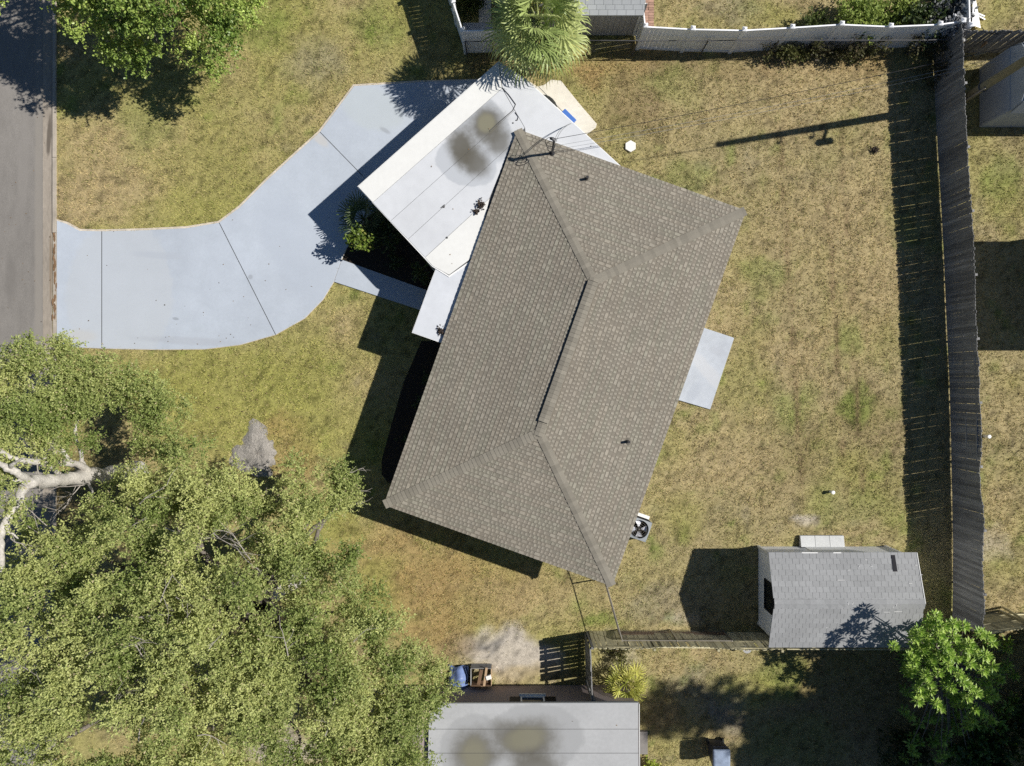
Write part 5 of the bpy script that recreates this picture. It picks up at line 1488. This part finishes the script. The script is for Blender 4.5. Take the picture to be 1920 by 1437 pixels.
pl_ = [(W(903, 1282, .25), W(913, 1309, .45), 'pale lumber leaning between crate and mauve wall'), (W(888, 1284, .15), W(914, 1277, .35), 'dark plank across the crate foot')]
for i, (a, b, lb) in enumerate(pl_):
    tag(MB().beam(a, b, .14, .04).build('plank', M['wood_pale'] if i == 0 else M['wood_brown']), lb, 'plank')
tag(MB().box(W(907, 1305, .35), (.26, .14, .10), .1).build('white_tray', M['white_conc'], bevel=.01), 'small white tray on the lumber end near the mauve wall', 'tray')

# ------------------------------------------------------------------ palms
def frond(parent, base, az, el, pet, fan, m, droop=.35, segs=26, spread=118, col=((.10, .15, .035), (.20, .23, .07))):
    d = Vector((math.cos(az) * math.cos(el), math.sin(az) * math.cos(el), math.sin(el)))
    side = Vector((-math.sin(az), math.cos(az), 0)); nrm = d.cross(side) * -1
    if nrm.z < 0: nrm = -nrm
    hub = base + d * pet
    hub.z -= .10 * pet * (1 - math.sin(max(el, 0)))
    mb = MB()
    w = random.random()
    c0 = tuple(a * (1 - w) + b * w for a, b in zip(*col))
    mb.tube([base, base + d * pet * .5, hub], [.022, .018, .014], 5, col=tuple(x * .9 for x in c0))
    for i in range(segs):
        t = R(-spread + 2 * spread * i / (segs - 1) + random.gauss(0, 2))
        L = fan * (1 - .28 * (abs(t) / R(spread)) ** 2) * random.uniform(.9, 1.06)
        dd = (d * math.cos(t) + side * math.sin(t)).normalized()
        # costapalmate fold: middle lifts, tips hang
        sv = nrm.cross(dd).normalized()
        a = hub + dd * .03
        b = hub + dd * L * .5 + nrm * .02
        c1 = hub + dd * L * .8 - Vector((0, 0, droop * .10 * L))
        e = hub + dd * L * .97 - Vector((0, 0, droop * L * random.uniform(.5, 1.1)))
        wd = .028 * fan
        k = random.uniform(.8, 1.25); cc = tuple(x * k for x in c0)
        f_ = nrm * (.012 if i % 2 else -.012)
        mb.add([a - sv * .006, a + sv * .006, b + sv * wd + f_, b - sv * wd - f_, c1 + sv * wd * .7, c1 - sv * wd * .7, e], [(0, 1, 2, 3), (3, 2, 4, 5), (5, 4, 6)], cc)
    return mb.build('frond', M[m], parent)
pbse = W(992, 131, 0)
ptop = W(1009, 42, 3.55)
palm = thing('palm_tree', 'fan palm with a shaggy crown over the white fence', 'palm', tuple(pbse))
MB().tube([pbse - Vector((0, 0, .1)), pbse.lerp(ptop, .3) + Vector((.03, 0, 0)), pbse.lerp(ptop, .7), ptop - Vector((0, 0, .1))], [.26, .20, .19, .20], 12).build('trunk', M['palm_trunk'], palm, smooth=True)
nF = 38
for i in range(nF):
    f_ = i / nF
    el = R(78 - 118 * f_ ** .9)
    az = i * 2.39996 + random.gauss(0, .12)
    old = f_ > .8
    frond(palm, ptop + Vector((0, 0, .12 - .25 * f_)), az, el, random.uniform(.88, 1.12), random.uniform(.95, 1.18), 'palm_leaf', droop=.30 + .35 * f_,
          col=((.22, .30, .09), (.56, .60, .25)) if not old else ((.28, .30, .08), (.58, .52, .17)))
def small_palm(px, py, h, L, n, label, name='palm_shrub', col=((.05, .085, .03), (.09, .13, .05)), segs=18, pet=.5):
    b = gw(px, py); t_ = thing(name, label, 'palm', tuple(b))
    MB().tube([b - Vector((0, 0, .05)), b + Vector((0, 0, h * .55))], [.10, .07], 8).build('trunk', M['palm_trunk'], t_, smooth=True)
    for i in range(n):
        f_ = i / n
        frond(t_, b + Vector((0, 0, h * (.55 - .1 * f_))), i * 2.39996, R(70 - 80 * f_), pet * L * random.uniform(.8, 1.2), L * random.uniform(.5, .65), 'palm_leaf', .5, segs, 110, col)
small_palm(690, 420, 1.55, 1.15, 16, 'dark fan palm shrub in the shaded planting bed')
small_palm(1168, 1270, 1.2, .95, 17, 'yellow-green palm shrub in front of the mauve wall', col=((.30, .34, .06), (.58, .56, .13)))

# ------------------------------------------------------------------ leafy shrubs
def shrub(px, py, h, r, label, m, L, Wd, pal, per=60, lp=10, name='shrub', blobs=5, squash=.8, thr=.34, cat='shrub'):
    b = gw(px, py); t_ = thing(name, label, cat, tuple(b))
    bl_ = [(b.x, b.y, h * .6, r * .75)]
    st_ = MB()
    for i in range(blobs):
        a = i * 2.4; q = r * .55
        c_ = (b.x + q * math.cos(a), b.y + q * math.sin(a), h * random.uniform(.45, .8), r * .5)
        bl_.append(c_); st_.tube([b, Vector(c_[:3])], [.03, .012], 5)
    st_.build('stem', M['bark_dark'], t_)
    crown_obj(t_, crown_from_blobs(bl_, per, lp, L, Wd, pal, squash, 2.0, thr, .25, 500 + int(px)), M[m], 'foliage')
    return t_
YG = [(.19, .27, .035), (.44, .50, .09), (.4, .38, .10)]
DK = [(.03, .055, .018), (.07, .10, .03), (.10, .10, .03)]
SV = [(.16, .17, .17), (.40, .41, .43), (.3, .3, .3)]
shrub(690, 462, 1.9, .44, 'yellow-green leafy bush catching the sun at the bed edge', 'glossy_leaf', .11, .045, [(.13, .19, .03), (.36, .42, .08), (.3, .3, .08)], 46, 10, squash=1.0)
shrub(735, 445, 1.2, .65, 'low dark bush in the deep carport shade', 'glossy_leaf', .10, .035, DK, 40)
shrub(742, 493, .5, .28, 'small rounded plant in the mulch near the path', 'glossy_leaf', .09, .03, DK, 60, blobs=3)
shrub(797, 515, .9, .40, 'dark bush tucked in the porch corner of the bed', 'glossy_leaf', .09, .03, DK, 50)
for (px, py, lb) in ((800, 708, 'upper'), (784, 752, 'middle'), (762, 824, 'lower')):
    shrub(px, py, .35, .20, lb + ' small plant in the front mulch strip', 'glossy_leaf', .09, .02, DK, 60, 8, 'bedding_plant', 3, cat='plant')
shrub(1600, 48, 1.3, 1.0, 'bright green bush behind the long white fence', 'oak_leaf', .12, .036, [(.15, .22, .05), (.34, .42, .10), (.36, .36, .12)], 40)
shrub(1662, 45, 1.2, .7, 'tall green bush behind the white fence beside the shade', 'oak_leaf', .12, .036, [(.15, .22, .05), (.34, .42, .10), (.36, .36, .12)], 40)
shrub(1520, 52, .6, .5, 'low dark weed clump behind the white fence', 'oak_leaf', .10, .03, [(.07, .10, .03), (.14, .18, .05), (.2, .2, .08)], 40)
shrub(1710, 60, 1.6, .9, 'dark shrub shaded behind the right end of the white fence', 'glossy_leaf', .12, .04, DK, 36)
shrub(1752, 55, 2.1, .85, 'silver-leaved shrub in the corner behind the white fence', 'glossy_leaf', .16, .06, SV, 26, 9)
shrub(880, 15, .8, .55, 'olive hedge plant between path and white fence', 'oak_leaf', .10, .03, [(.06, .085, .02), (.12, .14, .035), (.15, .14, .05)], 60)
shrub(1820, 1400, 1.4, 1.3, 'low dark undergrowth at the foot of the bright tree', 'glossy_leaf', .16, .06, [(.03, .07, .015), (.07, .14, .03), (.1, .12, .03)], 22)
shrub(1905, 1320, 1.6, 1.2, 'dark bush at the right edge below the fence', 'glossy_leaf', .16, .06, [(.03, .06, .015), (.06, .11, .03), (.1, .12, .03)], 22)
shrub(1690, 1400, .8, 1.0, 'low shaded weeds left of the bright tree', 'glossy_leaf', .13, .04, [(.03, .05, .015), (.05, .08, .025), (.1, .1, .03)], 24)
shrub(1223, 1436, .5, .25, 'bright weed by the corner of the lower house', 'glossy_leaf', .12, .04, YG, 60, blobs=3)
shrub(1160, 1222, .4, .36, 'sprawling brown and green plant below the mossy fence', 'oak_leaf', .14, .02, [(.07, .06, .03), (.16, .17, .05), (.18, .12, .07)], 36, cat='plant')
# vines over the chain-link fence
vn = thing('vine_growth', 'brown and green vines matted over the chain-link fence', 'vine', tuple(gw(1600, 103)))
bl_ = []
for i in range(46):
    t = random.random()
    x_ = gw(1430 + 330 * t, 0).x; bl_.append((x_, gw(0, 103 - random.uniform(-4, 7)).y, random.uniform(.1, .35 + .75 * t ** .7), random.uniform(.16, .34)))
for i in range(10):
    bl_.append((gw(random.uniform(1695, 1760), 0).x, gw(0, random.uniform(92, 150)).y, random.uniform(.1, .9), random.uniform(.2, .4)))
crown_obj(vn, crown_from_blobs(bl_, 50, 9, .10, .025, [(.075, .065, .035), (.12, .13, .04), (.22, .15, .10)], .9, 2.2, .36, .3, 700), M['oak_leaf'], 'foliage')
for i in range(8):
    a = gw(random.uniform(1460, 1750), random.uniform(98, 106)); MB().tube(limb_path(a, a + Vector((random.uniform(-.5, .5), .1, random.uniform(.6, 1.2))), .1, 5, .05), .008, 4).build('stem', M['twig'], vn)

# ------------------------------------------------------------------ bright broad-leaved tree by the shed
rt = gw(1712, 1212)
bt = thing('broadleaf_tree', 'bright green tree with big leaf rosettes by the shed corner', 'tree', tuple(rt))
rf = rt + Vector((.1, .1, 2.0))
MB().tube([rt - Vector((0, 0, .1)), rt + Vector((.1, -.05, .7)), rf], [.13, .10, .085], 9).build('trunk', M['bark_dark'], bt, smooth=True)
ROS = [(1757, 1155, 3.4), (1770, 1175, 3.5), (1745, 1165, 3.2), (1790, 1170, 3.5), (1762, 1190, 3.5), (1712, 1192, 3.0), (1718, 1198, 2.9), (1678, 1212, 2.5), (1708, 1232, 2.8), (1716, 1240, 2.9), (1775, 1215, 3.8), (1782, 1228, 3.8),
       (1768, 1232, 3.7), (1780, 1250, 3.8), (1770, 1205, 3.6), (1790, 1195, 3.5), (1840, 1190, 3.2), (1855, 1195, 3.2), (1862, 1205, 3.1), (1820, 1208, 3.4), (1815, 1218, 3.4), (1850, 1230, 3.4), (1862, 1250, 3.4), (1845, 1258, 3.4),
       (1820, 1245, 3.5), (1800, 1265, 3.6), (1808, 1280, 3.5), (1738, 1270, 3.1), (1745, 1282, 3.1), (1725, 1290, 2.9), (1722, 1315, 2.6), (1758, 1320, 2.6), (1765, 1328, 2.5), (1820, 1290, 3.4), (1832, 1300, 3.4), (1815, 1308, 3.3),
       (1862, 1305, 3.0), (1850, 1310, 3.0), (1828, 1330, 3.0), (1840, 1338, 2.9), (1858, 1350, 2.8), (1822, 1350, 2.8), (1815, 1362, 2.6), (1785, 1290, 3.3), (1730, 1220, 2.6), (1748, 1240, 2.7), (1760, 1262, 2.8), (1795, 1235, 3.0),
       (1835, 1225, 2.8), (1700, 1255, 2.2), (1735, 1305, 2.2), (1790, 1310, 2.4), (1875, 1275, 2.5), (1725, 1185, 2.6), (1742, 1200, 2.6), (1808, 1320, 2.2), (1850, 1280, 2.6)]
for i in range(110):
    ROS.append((random.uniform(1690, 1905), random.uniform(1200, 1430), random.uniform(.4, .95)))
for i in range(46):
    a, q = random.uniform(0, 6.28), math.sqrt(random.random())
    ROS.append((1785 + 88 * q * math.cos(a), 1242 + 88 * q * math.sin(a), random.uniform(1.9, 2.6)))
for (px, py, h) in ROS:
    h *= 1.3
    c_ = W(px, py, h)
    if random.random() < .55:
        MB().tube(limb_path(rf - Vector((0, 0, random.uniform(0, .5))), c_ - Vector((0, 0, .05)), .04, 4, .05), [.035, .03, .022, .016, .010], 5).build('limb', M['bark_dark'], bt)
    n = 30 if h > 2.6 else 18
    az = np.arange(n) * 2.39996 + random.random() * 6; el = np.linspace(1.35, -.25, n) + rng.normal(0, .1, n)
    D = np.stack([np.cos(az) * np.cos(el), np.sin(az) * np.cos(el), np.sin(el)], 1)
    P = np.array([[c_.x, c_.y, c_.z]]) + D * .03 - np.array([0, 0, 1]) * np.linspace(0, .14, n)[:, None]
    w = rng.random(n)[:, None]
    cc = np.array([[.18, .32, .045]]) * (1 - w) + np.array([[.46, .60, .14]]) * w
    cc[:5] *= 1.2
    # two-part leaf: mid rib fold with a hanging tip
    L = .235 * rng.uniform(.7, 1.15, n); Wd = .040 * rng.uniform(.85, 1.15, n)
    S_ = np.cross(D, np.array([[0, 0, 1.0]])); S_ /= np.maximum(np.linalg.norm(S_, axis=1, keepdims=True), 1e-5)
    Nn = np.cross(S_, D)
    v = np.empty((n, 5, 3)); v[:, 0] = P; v[:, 1] = P + D * (L * .55)[:, None] + S_ * Wd[:, None] + Nn * .018; v[:, 2] = P + D * L[:, None] - Nn * .03; v[:, 3] = P + D * (L * .55)[:, None] - S_ * Wd[:, None] + Nn * .018
    v[:, 4] = P + D * (L * .5)[:, None] - Nn * .004
    b = np.arange(n)[:, None] * 5
    f = np.concatenate([b + np.array([[0, 4, 1, 1]]), b + np.array([[4, 2, 1, 1]]), b + np.array([[0, 3, 4, 4]]), b + np.array([[4, 3, 2, 2]])])[:, :3]
    put('leaf_rosette', mesh_np('leaf_rosette', v.reshape(-1, 3), f, M['glossy_leaf'], np.repeat(cc, 5, 0), org(bt)), bt)

# ------------------------------------------------------------------ fallen leaves and grit on paving, roofs and lawn
n = 900
P = np.empty((n, 3)); k = 0
zs = [(wl(DRIVE), .034, 12), (wl([(0, 200), (98, 200), (98, 640), (0, 640)]), .0, 20), (wl(deck_px, CH), CH + .012, 8), (wl(nroof_px, NH), NH + .004, 14)]
def scatter(poly, z, m):
    xs_ = [p[0] for p in poly]; ys_ = [p[1] for p in poly]; out = []
    while len(out) < m:
        x, y = random.uniform(min(xs_), max(xs_)), random.uniform(min(ys_), max(ys_))
        if inpoly(np.array([x]), np.array([y]), poly)[0]: out.append((x, y, z))
    return out
pts = []
for poly, z, m in zs: pts += scatter(poly, z, m)
for i in range(420):
    px, py = random.gauss(420, 190), random.gauss(770, 90)
    p = W(px, py, 0); pts.append((p.x, p.y, random.uniform(.02, .06)))
P = np.array(pts); n = len(P)
D = rng.normal(0, 1, (n, 3)); D[:, 2] = np.abs(D[:, 2]) * .15
v, f, c = quads_leaf(P, D, rng.uniform(.03, .075, n), rng.uniform(.010, .022, n), np.array([[.22, .15, .085]]) * rng.uniform(.4, 1.5, n)[:, None], up=3)
tag(put('fallen_leaves', mesh_np('fallen_leaves', v, f, M['oak_leaf'], c)), 'scattered brown fallen leaves on paving, roofs and lawn', kind='stuff')

# ------------------------------------------------------------------ groups of alike things
for base, g in (('loose_board', 'loose boards by the corner fences'), ('leaf_clump', 'brown leaf clumps'), ('bedding_plant', 'small plants in the front mulch strip'), ('vinyl_fence', 'white vinyl fence runs'),
                ('wooden_fence', 'wooden picket fences'), ('chain_link_fence', 'low chain-link fences'), ('shade_tree', 'trees past the lower right corner'), ('oak_tree', 'oaks on the front lawn'),
                ('cleanout_pipe', 'short pale pipe stubs in the grass'), ('palm_shrub', 'small fan palms'), ('neighbour_house', 'neighbouring houses'), ('cord', 'pale cords up to the roof mast'), ('shrub', 'leafy shrubs'),
                ('cable', 'overhead cables'), ('white_strip', 'white strips on the grass')):
    for o in list(bpy.data.objects):
        if o.name.split('.')[0] == base and o.parent is None and 'category' in o: o['group'] = g
